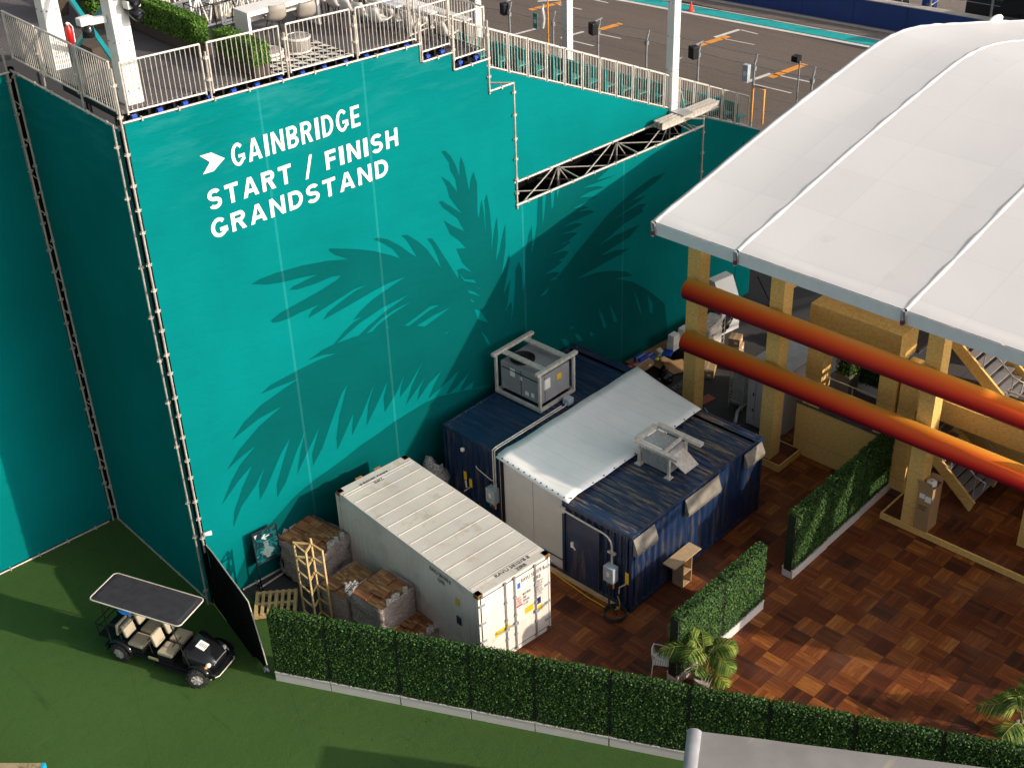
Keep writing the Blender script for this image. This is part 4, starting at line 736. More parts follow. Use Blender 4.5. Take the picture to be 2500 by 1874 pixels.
# cable coil and yellow hose
mb = MB(); cpts = []
for k in range(70): a = k*.3; cpts.append((-.35+.30*math.cos(a), .25+.30*math.sin(a), .03+.002*k))
mb.tube(cpts, .025, 6); mb.tube([(-.12, .62, .95), (-.2, .6, .5), (-.3, .5, .2), (-.3, .2, .05)], .03, 6); o = mb.build('cable_coil', m_rub); tag(o, 'coiled black cable on the deck at the navy container corner', 'cable')
mb = MB(); mb.tube([G(1345, 1393, .03), G(1372, 1412, .03), G(1400, 1432, .03), G(1440, 1460, .03), G(1475, 1480, .03), G(1500, 1488, .03), G(1512, 1484, .2), G(1513, 1470, .5), G(1508, 1455, .8)], .013, 6); o = mb.build('yellow_hose', m_yel); tag(o, 'thin yellow hose running along the near end of the navy container', 'hose')
mb = MB(); mb.box((-.12, .3, .02), (-.02, 3.2, .10)); o = mb.build('timber_batten', m_pine2); tag(o, 'low wooden batten along the foot of the navy container end', 'batten')
mb = MB(); mb.box((.16, 2.5, .02), (.36, 5.0, .12)); o = mb.build('threshold_board', m_plant); tag(o, 'grey threshold board below the white panel wall', 'board')
# ================================================================ TILE STACKS, PALLETS, LADDER FRAME
def lumpy(mb, L, Wd, z0, z1, seed, bulge=.06, nx=10, ny=8, nz=8):
    rnd = random.Random(seed); ph = [rnd.uniform(0, 6) for _ in range(6)]
    def dsp(x, y, z): return .5*(math.sin(x*7+ph[0]+z*9)+math.sin(y*6+ph[1]-z*13)*.8)+.5*math.sin(z*31+x*5+ph[2])+.3*math.sin((x+y)*17+ph[3])
    peri = []
    for i in range(nx): peri.append((L*i/nx, 0, 0, -1))
    for i in range(ny): peri.append((L, Wd*i/ny, 1, 0))
    for i in range(nx): peri.append((L-L*i/nx, Wd, 0, 1))
    for i in range(ny): peri.append((0, Wd-Wd*i/ny, -1, 0))
    vs = []; n = len(peri)
    for k in range(nz+1):
        z = z0+(z1-z0)*k/nz
        for x, y, a, b in peri: d = dsp(x, y, z)*bulge*.5+bulge*.4; vs.append((x+a*d, y+b*d, z))
    mb.add(vs, [(k*n+i, k*n+(i+1) % n, (k+1)*n+(i+1) % n, (k+1)*n+i) for k in range(nz) for i in range(n)], True)
def pallet(mb, L, Wd, z0):
    for i in range(3): mb.box((0, i*(Wd-.1)/2, z0), (L, i*(Wd-.1)/2+.1, z0+.10))
    n = 7
    for i in range(n): x = i*(L-.09)/(n-1); mb.box((x, 0, z0+.101), (x+.09, Wd, z0+.122))
    for i in range(3): x = i*(L-.1)/2; mb.box((x, 0, z0-.02), (x+.1, Wd, z0-.001))
def tilestack(label, c, L, Wd, h, rz, nz, seed, layers):
    t = thing('tile_stack', label, 'tile stack', c, rz, 'pallets of stacked brown deck tiles'); mb = MB(); pallet(mb, L, Wd, .04); mb.build('pallet', m_pine, t)
    mb = MB(); rnd = random.Random(seed); nx, ny = 2, max(2, int(Wd/.5))
    for i in range(nx):
        for j in range(ny):
            hh = h+rnd.uniform(-.05, .03); x0 = .02+i*(L-.04)/nx; y0 = .02+j*(Wd-.04)/ny; z = .17
            while z < hh-.03: jx = rnd.uniform(-.012, .012); jy = rnd.uniform(-.012, .012); mb.box((x0+.01+jx, y0+.01+jy, z), (x0+(L-.04)/nx-.01+jx, y0+(Wd-.04)/ny-.01+jy, z+.046)); z += .052
    mb.box((L*.3, Wd*.2, h+.02), (L*.3+.42, Wd*.2+.42, h+.06), Matrix.Rotation(.12, 4, 'Z')); mb.build('tiles', m_teak, t); mb = MB(); lumpy(mb, L, Wd, .05, h+.01 if nz else h*.6, seed, nz); 
    for k in range(9):
        a = rnd.uniform(0, L); mb.beam((a, -.02, h-.02), (min(L, a+.15), .14, h+.03), .12, .012)
    w_ = mb.build('wrap', m_wrap, t); return t
s1 = tilestack('large bulging wrapped stack of brown tiles beside the banner, with open ripped top', (-5.0, 7.0, .01), 1.25, 1.55, 1.32, .10, .16, 3, 1)
tilestack('lower stack of brown tiles with loose pale tiles on top, between the two wrapped stacks', (-5.45, 5.30, .01), 1.30, 1.05, 1.02, .03, .02, 5, 0); tilestack('neatly wrapped square stack of brown tiles behind the front hedges', (-5.35, 3.98, .42), 1.22, 1.18, .98, .06, .05, 8, 1)
tilestack('low half stack of wrapped tiles under and beside the white container', (-4.95, 3.2, .01), 1.05, 1.9, .44, .06, .06, 11, 1)
mb = MB(); 
for k in range(14): a = k*.45; mb.tube([(-5.35+.05*math.sin(a*3), 5.25, .95), (-5.38+.12*math.sin(a), 5.22+.1*math.cos(a), 1.1+.03*k), (-5.30+.2*math.sin(a*1.7), 5.2+.12*math.cos(a), 1.28+.025*k)], [.05, .035, .05], 5)
o = mb.build('plastic_bundle', m_plast); tag(o, 'crumpled clear plastic film rising between two tile stacks', 'plastic film')
mb = MB(); pallet(mb, 1.15, 1.0, .05); o = mb.build('wooden_pallet', m_pine); o.location = (-6.95, 7.55, .012); o.rotation_euler = (0, 0, R(-42)); tag(o, 'empty wooden pallet lying flat between the black tarp and the hedge', 'pallet')
lf = thing('ladder_frame', 'tall narrow pine ladder frame of open squares standing by the wrapped tiles', 'timber frame', (0, 0, 0)); b0 = V((-5.78, 6.62, 0)); b1 = V((-5.70, 6.25, 0)); b2_ = V((-5.58, 5.88, 0)); lean = V((.05, .10, 0)); H_ = 2.45
PR = [b0+V((-.08, .1, 0)), b1+V((-.22, -.1, 0)), b1+V((.12, .08, 0)), b2_+V((0, 0, 0))]
mb = MB(); 
for i, p in enumerate(PR): mb.beam(p, p+lean+V((0, 0, H_ if i != 2 else H_+.15)), .05, .05)
mb.build('uprights', m_pine, lf); mb = MB()
for k in range(6):
    z = V((0, 0, .12+k*.46)); q = lean*((.12+k*.46)/H_)
    for i, j in ((0, 1), (1, 2), (2, 3), (0, 2)): 
        if (i, j) != (0, 2) or k > 3: mb = MB(); mb.beam(PR[i]+q+z, PR[j]+q+z, .045, .045); mb.build('rung', m_pine, lf)
mb = MB(); mb.ball((0, 0, .6), .7, 14, 9, (.6, .7, 1.0)); 
for i, v in enumerate(mb.v): k = 1+.18*math.sin(v[0]*9+v[2]*7)+.12*math.sin(v[1]*13+v[2]*11); mb.v[i] = (v[0]*k, v[1]*k, max(0, v[2]*k))
o = mb.build('plastic_heap', m_plast); o.location = (.15, 7.75, .02); tag(o, 'heap of clear plastic sheeting squeezed between the navy container and the banner', 'plastic sheeting')
# ---- A frame sign by the wall
sg = thing('sign_board', 'black framed directional sign with white arrow standing against the teal banner', 'sign', (-5.98, 8.53, 0.01), R(-7)); sw, sh = .78, 1.86
mb = MB(); [mb.tube([(x, -.12, 0), (x, .0, sh)], .022, 6) for x in (0, sw)]; mb.tube([(0, 0, sh), (sw, 0, sh)], .022, 6); mb.tube([(0, -.055, .82), (sw, -.055, .82)], .022, 6); mb.tube([(-.0, -.35, .02), (0, .12, .02)], .02, 6); mb.tube([(sw, -.35, .02), (sw, .12, .02)], .02, 6); mb.build('frame', m_black, sg)
m_sgn = Mat('sign_print', .4); _a = m_sgn.noise(1.0, 2, m_sgn.map((3.2, 1, 3.2), (0, R(35), 0))); m_sgn.color(m_sgn.ramp(_a, [(.45, (.004, .022, .028)), (.50, (.0, .10, .11)), (.58, (.004, .03, .04)), (.66, (.01, .22, .22))], 'CONSTANT')); m_sgn = m_sgn.m
mb = MB(); mb.add([(.02, -.06, .84), (sw-.02, -.06, .84), (sw-.02, -.005, sh-.02), (.02, -.005, sh-.02), (.02, -.04, .84), (sw-.02, -.04, .84), (sw-.02, .012, sh-.02), (.02, .012, sh-.02)], [(0, 1, 2, 3), (7, 6, 5, 4), (0, 4, 5, 1), (1, 5, 6, 2), (2, 6, 7, 3), (3, 7, 4, 0)]); pn = mb.build('panel', m_sgn, sg)
mb = MB(); yy = lambda z: -.06+.055*(z-.84)/1.0-.008
def sp(pts): mb.poly([(x, yy(z), z) for x, z in pts])
sp([(.26, 1.62), (.38, 1.72), (.42, 1.69), (.36, 1.64), (.52, 1.64), (.52, 1.60), (.36, 1.60), (.42, 1.55), (.38, 1.52)]); sp([(.06, 1.80), (.16, 1.80), (.08, 1.66)])
for k, (a0_, a1_) in enumerate(((.30, .46), (.32, .45), (.30, .47), (.33, .45), (.28, .50), (.22, .56), (.20, .60), (.26, .55), (.30, .48), (.34, .46))): z = 1.46-k*.055; sp([(a0_, z), (a1_, z), (a1_, z-.014), (a0_, z-.014)])
mb.build('sign_lines', simple('sign_white', (.45, .47, .47), .5), pn)
mb = MB(); mb.lathe(tuple(W(.12, -.14, 2.55)), [(0, -.1), (.06, -.1), (.06, .12), (0, .12)], 12, (.9, -.3, -.1)); mb.beam(W(.02, -.03, 2.45), W(.1, -.12, 2.52), .05, .05); o = mb.build('security_camera', m_white); tag(o, 'small white security camera on the scaffold pole above the black tarp', 'camera')
# ---- black tarp from the corner pole to the turf
ta = thing('black_tarp', 'black mesh tarp stretched from the corner pole down to a wheel on the turf', 'tarp', (0, 0, 0)); anchor = G(640, 1636, .0); K0 = W(.02, -.05, 0); dr = V((anchor.x-K0.x, anchor.y-K0.y, 0)).normalized(); nn = V((-dr.y, dr.x, 0)); cc = nn.dot(K0)
Lp = [(497, 1328), (503, 1375), (512, 1420), (520, 1455), (528, 1486), (553, 1525), (580, 1570), (604, 1606), (622, 1630)]; Rp = [(503, 1330), (520, 1350), (540, 1378), (562, 1408), (580, 1432), (606, 1468), (622, 1520), (640, 1580), (652, 1622)]
vs = []
for (a_, b_) in zip(Lp, Rp):
    for k in range(5):
        u = k/4; px = a_[0]+(b_[0]-a_[0])*u; py = a_[1]+(b_[1]-a_[1])*u; p = PLN(px, py, nn, cc+.10*math.sin(u*math.pi)); p.z = max(.02, p.z); vs.append(p)
mb = MB(); mb.add(vs, [(i*5+j, i*5+j+1, i*5+j+6, i*5+j+5) for i in range(8) for j in range(4)], True); mb.build('mesh_sheet', m_tarp, ta, solid=.01)
mb = MB(); mb.tube([vs[i*5+4]+V((0, 0, .0)) for i in range(9)], .018, 5); mb.build('edge_rope', m_scaf, ta)
mb = MB(); aw_ = G(651, 1634, .08); mb.lathe(tuple(aw_), [(.03, -.03), (.10, -.03), (.10, .03), (.03, .03)], 14, (.8, .2, .3)); mb.beam(G(645, 1640, .05), G(655, 1628, .12), .03, .03); mb.build('wheel', m_steel, ta)
# ================================================================ GOLF CART
ct = thing('golf_cart', 'black six seat golf cart with beige seats and long black roof parked on the turf', 'golf cart', (-9.30, 8.02, .006), R(-70.7))
# local x forward, y to its left (away from camera); near side is -y
mb = MB(); mb.box((-1.75, -.50, .26), (1.0, .50, .36)); mb.box((-.15, -.56, .22), (.95, .56, .28)); mb.box((-1.55, -.50, .36), (-.75, .50, .62)); mb.box((-.05, -.48, .36), (.42, .48, .58)); mb.box((-.98, -.48, .36), (-.5, .48, .58))
mb.box((-1.95, -.46, .54), (-1.25, .46, .60)); mb.build('chassis', m_black, ct, bevel=.02)
def loft(mb, secs, caps=True):
    n = len(secs[0]); vs = [p for s_ in secs for p in s_]; mb.add(vs, [(i*n+k, i*n+(k+1) % n, (i+1)*n+(k+1) % n, (i+1)*n+k) for i in range(len(secs)-1) for k in range(n)], True)
    if caps: mb.add(secs[0], [tuple(range(n))[::-1]]); mb.add(secs[-1], [tuple(range(n))])
def csec(x, w, zt, zs, zbm): return [(x, -w, zbm), (x, -w*1.0, zs), (x, -w*.82, zt-.03), (x, -w*.4, zt), (x, w*.4, zt), (x, w*.82, zt-.03), (x, w, zs), (x, w, zbm)]
mb = MB(); loft(mb, [csec(.80, .50, .97, .80, .40), csec(.90, .50, .96, .78, .40), csec(1.10, .47, .90, .70, .42), csec(1.32, .42, .82, .62, .42), csec(1.50, .36, .74, .54, .42), csec(1.60, .30, .62, .48, .40)]); cw = mb.build('front_cowl', m_blackgl, ct)
mb = MB(); mb.beam((1.62, -.50, .36), (1.62, .50, .36), .14, .16); mb.beam((1.73, -.32, .44), (1.73, .32, .44), .02, .02); mb.beam((1.71, -.36, .52), (1.71, .36, .52), .02, .02); mb.build('bumper', m_blackgl, ct, bevel=.03)
mb = MB(); mb.tube([(1.60, -.52, .30), (1.76, -.34, .34), (1.76, .34, .34), (1.60, .52, .30)], .016, 6); mb.build('chrome_strip', m_alu, ct)
for y in (-.36, .36):
    mb = MB(); mb.ball((1.48, y, .62), .085, 12, 8, (.9, .9, .7)); hl_ = mb.build('headlight', simple('lamp_glass', (.75, .7, .6), .1), ct); mb = MB(); mb.ball((1.44, y*1.2, .58), .05, 10, 6); mb.build('indicator', m_oran, hl_)
mb = MB(); mb.add([(1.00, -.16, .945), (1.24, -.16, .865), (1.24, .10, .865), (1.00, .10, .945), (1.00, -.16, .925), (1.24, -.16, .845), (1.24, .10, .845), (1.00, .10, .925)], [(0, 1, 2, 3), (7, 6, 5, 4), (0, 4, 5, 1), (1, 5, 6, 2), (2, 6, 7, 3), (3, 7, 4, 0)]); ps = mb.build('paper_sheet', m_text, cw)
mb = MB(); [mb.add([(1.05+k*.04, -.09, .9305-k*.0133), (1.065+k*.04, -.09, .9255-k*.0133), (1.065+k*.04, .03, .9255-k*.0133), (1.05+k*.04, .03, .9305-k*.0133)], [(0, 1, 2, 3)]) for k in range(5)]; mb.build('print_lines', m_ink, ps)
# rear fenders
for y in (-1, 1):
    mb = MB(); arc_ = [(-1.21+.40*math.cos(R(a)), .30+.38*math.sin(R(a))) for a in range(0, 181, 15)]; vs = []
    for x, z in arc_: vs += [(x, y*.38, z), (x, y*.60, z-.01)]
    mb.add(vs, [(2*i, 2*i+2, 2*i+3, 2*i+1) for i in range(len(arc_)-1)], True); mb.build('fender', m_blackgl, ct, solid=.02)
def wheel(x, y, steer):
    o_ = V((x, y, .295)); ax = V((math.sin(steer)*-1, math.cos(steer), 0)); sgn = -1 if y < 0 else 1; ax = ax*sgn
    mb = MB(); mb.lathe(o_, [(.14, -.11), (.24, -.12), (.278, -.09), (.285, -.03), (.285, .03), (.278, .09), (.24, .12), (.14, .11)], 26, ax)
    ux = ax.cross(Z).normalized()
    for k in range(26):
        a = 2*math.pi*k/26; d = ux*math.cos(a)+Z*math.sin(a); 
        for s_ in (-.055, .055): p = o_+d*.285+ax*(s_+(.02 if k % 2 else -.02)); mb.beam(p-ax*.04, p+ax*.04, .03, .022, d)
    ty = mb.build('wheel', m_rub, ct); mb = MB(); mb.lathe(o_, [(.165, .10), (.15, .115), (.12, .07), (.06, .10), (.05, .12), (0, .12)], 20, ax)
    for k in range(7):
        a = 2*math.pi*k/7; d = ux*math.cos(a)+Z*math.sin(a); mb.beam(o_+ax*.11+d*.04, o_+ax*.112+d*.155, .035, .02, ax)
    mb.build('rim', rimm, ty)
rimm = galv('alloy_wheel', (.52, .50, .48))
for x, y, s_ in ((-1.21, -.50, 0), (-1.21, .50, 0), (1.24, -.56, R(24)), (1.24, .56, R(24))): wheel(x, y, s_)
for y in (-1, 1):
    mb = MB(); arc_ = [(1.24+.37*math.cos(R(a)), .30+.34*math.sin(R(a))) for a in range(20, 171, 15)]; vs = []
    for x, z in arc_: vs += [(x, y*.38, z+.02), (x, y*.58, z)]
    mb.add(vs, [(2*i, 2*i+2, 2*i+3, 2*i+1) for i in range(len(arc_)-1)], True); mb.build('fender', m_blackgl, ct, solid=.02)
for k in range(4): mb = MB(); mb.beam((1.60-.012*k, -.27, .60-.045*k+.03), (1.60-.012*k, .27, .60-.045*k+.03), .02, .014); mb.build('grille_bar', m_grey, ct)
def cushion(mb, a, b): mb.box(a, b)
for x0, flip in ((-.02, 1), (-.95, 1)):
    for y0, y1 in ((-.50, -.04), (.04, .50)):
        mb = MB(); mb.box((x0, y0, .58), (x0+.46, y1, .70)); mb.build('seat', m_beige, ct, bevel=.04)
        mb = MB(); mb.add([(x0-.08, y0+.03, .80), (x0+.02, y0+.03, .80), (x0+.02, y1-.03, .80), (x0-.08, y1-.03, .80), (x0-.17, y0+.03, 1.16), (x0-.07, y0+.03, 1.16), (x0-.07, y1-.03, 1.16), (x0-.17, y1-.03, 1.16)], [(0, 3, 2, 1), (4, 5, 6, 7), (0, 1, 5, 4), (1, 2, 6, 5), (2, 3, 7, 6), (3, 0, 4, 7)]); mb.build('backrest', m_beige, ct, bevel=.03)
for y0, y1 in ((-.48, -.04), (.04, .48)): mb = MB(); mb.add([(-1.30, y0, .80), (-1.22, y0, .80), (-1.22, y1, .80), (-1.30, y1, .80), (-1.26, y0, 1.18), (-1.18, y0, 1.18), (-1.18, y1, 1.18), (-1.26, y1, 1.18)], [(0, 3, 2, 1), (4, 5, 6, 7), (0, 1, 5, 4), (1, 2, 6, 5), (2, 3, 7, 6), (3, 0, 4, 7)]); mb.build('backrest', m_beige, ct, bevel=.03)
mb = MB()
for x in (-.16, -1.09): mb = MB(); mb.tube([(x, -.5, .6), (x-.06, -.5, 1.02), (x-.06, .5, 1.02), (x, .5, .6)], .016, 6); mb.build('seat_rail', m_black, ct)
mb = MB()
mb.tube([(-1.95, -.4, .56), (-2.0, -.4, .95), (-2.0, .4, .95), (-1.95, .4, .56)], .018, 6); mb.tube([(-2.0, -.4, .92), (-1.7, -.4, .92), (-1.62, -.4, .6)], .018, 6); mb.tube([(-2.0, .4, .92), (-1.7, .4, .92), (-1.62, .4, .6)], .018, 6); mb.tube([(-1.99, -.4, .76), (-1.99, .4, .76)], .014, 6); mb.build('rear_grab_rail', m_black, ct)
for y in (-.55, .55): mb = MB(); mb.tube([(-1.45, y, .6), (-1.5, y*.95, 1.90)], .016, 6); mb.build('roof_strut', m_black, ct); mb = MB(); mb.tube([(1.0, y*.95, .3), (.98, y*.93, .62), (.86, y*.91, .95), (.62, y*.9, 1.92)], .014, 6); mb.build('roof_strut', m_black, ct)
mb = MB(); mb.lathe((.50, -.24, .98), [(.17, 0), (.185, .012), (.17, .024), (.16, .012), (.17, 0)], 20, (-.8, 0, .6)); mb.tube([(.78, -.24, .80), (.52, -.24, .98)], .02, 6); mb.build('steering_wheel', m_black, ct)
rx0, rx1, rw, rz = -1.85, .98, .56, 1.93
def rrect(x0, x1, w_, z, r=.12, n=5):
    out = []
    for cx, cy, a0 in ((x1-r, w_-r, 0), (x0+r, w_-r, 90), (x0+r, -w_+r, 180), (x1-r, -w_+r, 270)): out += [(cx+r*math.cos(R(a0+90*i/n)), cy+r*math.sin(R(a0+90*i/n)), z) for i in range(n+1)]
    return out
mb = MB(); loft(mb, [rrect(rx0, rx1, rw, rz-.02), rrect(rx0, rx1, rw, rz+.02), rrect(rx0+.06, rx1-.06, rw-.06, rz+.012, .09), rrect(rx0+.14, rx1-.14, rw-.12, rz+.05, .08)]); rf = mb.build('roof', simple('roof_black', (.032, .029, .035), .6, var=.25, sc=5), ct)
mb = MB(); rr = rrect(rx0, rx1, rw+.004, rz+.012); mb.tube(rr+[rr[0]], .020, 6, False); mb.build('roof_edge', simple('cream_edge', (.55, .49, .42), .5), rf)
mb = MB(); mb.add([(-.95, -.585, 1.90), (-.75, -.62, 1.83), (-.45, -.60, 1.88), (-.62, -.59, 1.95)], [(0, 1, 2, 3)]); mb.build('blue_tape', simple('blue_ribbon', (.01, .22, .75), .5), rf, solid=.01)
mb = MB(); mb.box((-.3, -.55, .40), (.0, -.51, .46)); mb.build('side_plate', simple('gold_plate', (.35, .33, .18), .4), ct)
# ================================================================ DECK FURNITURE
def DW(px, py, h=0.0): s, o = DK(px, py, h); return W(s, o, dz(s)+h)
t = thing('deck_hedge', 'long trimmed hedge in a dark trough planter on the deck beside the lattice screens', 'hedge', W(3.52, 2.5, dz(3.3)), WY+math.pi/2, 'deck hedges'); L1 = 6.5
mb = MB(); mb.box((0, -.36, .02), (L1, .0, .30)); mb.build('trough', simple('dark_trough', (.05, .035, .025), .7), t); mb = MB(); mb.box((.03, -.34, .25), (L1-.03, -.03, .86)); mb.build('core', m_leafin, t); mb = MB(); leafy(mb, (.0, -.37, .30), (L1, .0, .90), 22000, .032, 'FBTLR', .03); mb.build('foliage', m_leaf2, t)
t = thing('deck_hedge', 'short trimmed hedge in a dark trough right behind the deck guardrail', 'hedge', W(3.66, .12, dz(3.3)), WY+math.pi/2, 'deck hedges'); L1 = 1.75
mb = MB(); mb.box((0, -.42, .02), (L1, .0, .30)); mb.build('trough', simple('dark_trough_small', (.05, .035, .025), .7), t); mb = MB(); mb.box((.03, -.39, .25), (L1-.03, -.03, .76)); mb.build('core', m_leafin, t); mb = MB(); leafy(mb, (.0, -.42, .30), (L1, .0, .80), 8000, .032, 'FBTLR', .03); mb.build('foliage', m_leaf2, t)
bs, bo = DK(613, 109); be = DK(777, 95)
t = thing('bar_counter', 'white open bar counter with two tub chairs tucked below on the deck', 'bar counter', W(bs, bo, dz(bs)), WY); Lb = 2.2; hb = .80
mb = MB(); mb.box((0, 0, hb-.12), (Lb, .66, hb)); mb.build('top', m_white, t, bevel=.01); 
for x in (0, Lb-.08): mb = MB(); mb.box((x, 0.003, 0), (x+.08, .657, hb-.121)); mb.build('side_panel', m_white, t)
mb = MB(); mb.box((.08, .58, .35), (Lb-.08, .62, hb-.12)); mb.build('modesty_panel', m_white, t)
def shell_chair(name, label, p, rz, grp, mm, legc, hs=.46, sc=1.0):
    t = thing(name, label, 'chair', p, rz, grp); mb = MB(); rows = []     # faces local +x
    prof = [(.26, .0, .22), (.10, -.03, .24), (-.12, -.02, .25), (-.22, .10, .25), (-.27, .26, .24), (-.30, .40, .20)]
    vs = []; n = 9
    for x, z, hw in prof:
        for k in range(n): u = k/(n-1)*2-1; vs.append((x*sc+(.10*abs(u)**2.5 if z > .05 else 0), u*hw*sc, hs+z*sc+(.10*abs(u)**3 if z < .05 else 0)))
    mb.add(vs, [(i*n+k, i*n+k+1, (i+1)*n+k+1, (i+1)*n+k) for i in range(len(prof)-1) for k in range(n-1)], True); mb.build('shell', mm, t, solid=.02)
    for x, y in ((.2, .2), (.2, -.2), (-.2, .2), (-.2, -.2)): mb = MB(); mb.tube([(x*.7, y*.7, hs-.02), (x*1.15, y*1.15, 0)], .013, 6); mb.build('leg', legc, t)
    return t
mgc = simple('taupe_shell', (.34, .30, .26), .6, var=.06); mwc = simple('white_shell', (.62, .59, .55), .4, var=.04)
for i, (px, py, lb) in enumerate(((676, 88, 'taupe tub chair at the left side of the white bar counter'), (748, 80, 'taupe tub chair at the right side of the white bar counter'))):
    s_, o_ = DK(px, py); shell_chair('tub_chair', lb, W(s_, o_, dz(s_)), WY+R(80), 'taupe chairs at the bar counter', mgc, m_black, .46, 1.05)
# patterned rug
m_rug = Mat('triangle_rug', .95, 0, .1); _x, _y, _z = m_rug.xyz(); _u = m_rug.math('FRACT', m_rug.math('MULTIPLY', _x, 3.0)); _v = m_rug.math('FRACT', m_rug.math('MULTIPLY', _y, 3.0)); m_rug.color(m_rug.mix(m_rug.math('GREATER_THAN', m_rug.math('ADD', _u, _v), 1.0), (.02, .02, .02), (.72, .68, .62))); m_rug = m_rug.m
mb = MB(); q = [(3.95, -.0), (6.5, .12), (6.5, 1.75), (4.0, 1.9)]; mb.poly([W(s_, max(.12, o_), dz(s_)+.012) for s_, o_ in q], (0, 0, .008)); o = mb.build('patterned_rug', m_rug); tag(o, 'black and white triangle patterned rug on the deck under the bar counter', 'rug')
def pouf(label, px, py, r, h):
    s_, o_ = DK(px, py); o_ = max(o_, r+.12); t = thing('round_pouf', label, 'pouf', W(s_, o_, dz(s_)+.02), 0, 'round woven poufs'); mb = MB(); mb.lathe((0, 0, 0), [(r*.92, 0), (r, .03), (r, h-.03), (r*.97, h), (0, h)], 26); mb.build('woven_side', m_wine, t); mb = MB(); mb.lathe((0, 0, h), [(r*1.03, -.04), (r*1.05, 0), (r*.97, .02), (r*.95, -.01)], 26); mb.lathe((0, 0, 0), [(r*1.03, .0), (r*1.05, .03), (r, .04)], 26); mb.build('white_rim', m_white, t)
pouf('large woven round table with white rims in front of the right tub chair', 731, 125, .31, .36); pouf('low flat dark woven disc seat beside the short deck hedge', 657, 140, .36, .14)
# white wire lounge chairs near the disc
def wirechair(label, p, rz, grp, s=1.0):
    t = thing('wire_lattice_screen', label, 'lattice screen', p, rz, grp); mb = MB(); Lx, H2 = 1.9*s, .95*s
    for z in (.06, H2): mb.beam((0, 0, z), (Lx, 0, z), .045, .045)
    for x in (0, Lx): mb.beam((x, 0, .06), (x, 0, H2), .045, .045)
    mb.build('frame', m_white, t); mb = MB(); n = 4
    for k in range(n):
        x0 = k*Lx/n; x1 = (k+.5)*Lx/n; x2 = (k+1)*Lx/n; mb.beam((x0, 0, .06), (x1, 0, H2), .035, .035); mb.beam((x1, 0, H2), (x2, 0, .06), .035, .035); mb.beam((x1, 0, H2), (x1, 0, H2*.35), .03, .03); mb.beam((x0+.02, 0, H2*.5), (x1, 0, H2), .025, .025)
    mb.build('bars', m_white, t)
for i, (px, py, rz, lb) in enumerate(((400, 42, 0, 'white zigzag metal screen behind the end of the long deck hedge'), (475, 78, 0, 'white zigzag metal screen lying across the middle of the deck'), (545, 66, 0, 'white zigzag metal screen just left of the bar counter'), (520, 18, 0, 'white zigzag metal screen at the top frame edge'), (600, 12, 0, 'white zigzag metal screen behind the bar counter at the top frame edge'))):
    wirechair(lb, DW(px, py), WY+R(rz), 'white zigzag metal screens on the deck')
def carton(name, label, p, sz, rz, mm, cat='box', grp=None, lid=True):
    t = thing(name, label, cat, p, rz, grp); mb = MB(); a, b_, h = sz; mb.box((-a/2, -b_/2, 0), (a/2, b_/2, h)); bd = mb.build('body', mm, t, bevel=.006)
    mb = MB(); mb.box((-a/2, -.03, h), (a/2, .03, h+.004)); mb.box((-.004-a/2, -.03, h*.6), (-a/2, .03, h)); mb.build('tape', m_beige, t)
    if lid: mb = MB(); mb.box((-a/2-.005, -b_*.3, h*.35), (-a/2, -b_*.05, h*.65)); mb.box((a*.1, -b_/2-.005, h*.35), (a*.3, -b_/2, h*.65)); mb.build('label_sheet', m_text, t)
    return t
for px, py, sz, lb, rz in ((380, 25, (.5, .4, .5), 'brown carton standing by the back of the long deck hedge', .2), (505, 32, (.6, .4, .45), 'pale carton with red print between the white screens', .1), (545, 38, (.55, .45, .35), 'low cream carton beside the pale printed carton', -.2), (390, 6, (.4, .4, .4), 'small white carton on the deck at the top frame edge', .1)):
    carton('carton', lb, DW(px, py), sz, WY+rz, simple('pale_carton', (.48, .40, .30), .8), grp='cartons left on the deck')
mb = MB(); lumpy(mb, .9, .7, 0, .42, 21, .05); mb.poly([(0, 0, .42), (.9, 0, .42), (.9, .7, .42), (0, .7, .42)]); o = mb.build('wrapped_cushions', m_plast); o.location = DW(452, 62); o.rotation_euler = (0, 0, WY); tag(o, 'grey cushions wrapped in clear plastic behind the long deck hedge', 'wrapped cushions')
def blacktable(label, p, rz):
    t = thing('black_table', label, 'table', p, rz, 'thin black wire tables on the deck'); mb = MB(); mb.tube([(0, 0, .72), (1.1, 0, .72), (1.1, .6, .72), (0, .6, .72), (0, 0, .72)], .014, 5); mb.build('top_frame', m_black, t)
    for x, y in ((0, 0), (1.1, 0), (1.1, .6), (0, .6)): mb = MB(); mb.tube([(x, y, .72), (x*.9+.05, y*.9+.03, 0)], .014, 5); mb.build('leg', m_black, t)
blacktable('thin black wire table between the white screens', DW(487, 88), WY); blacktable('thin black wire table near the bar counter left end', DW(530, 80), WY+.1)
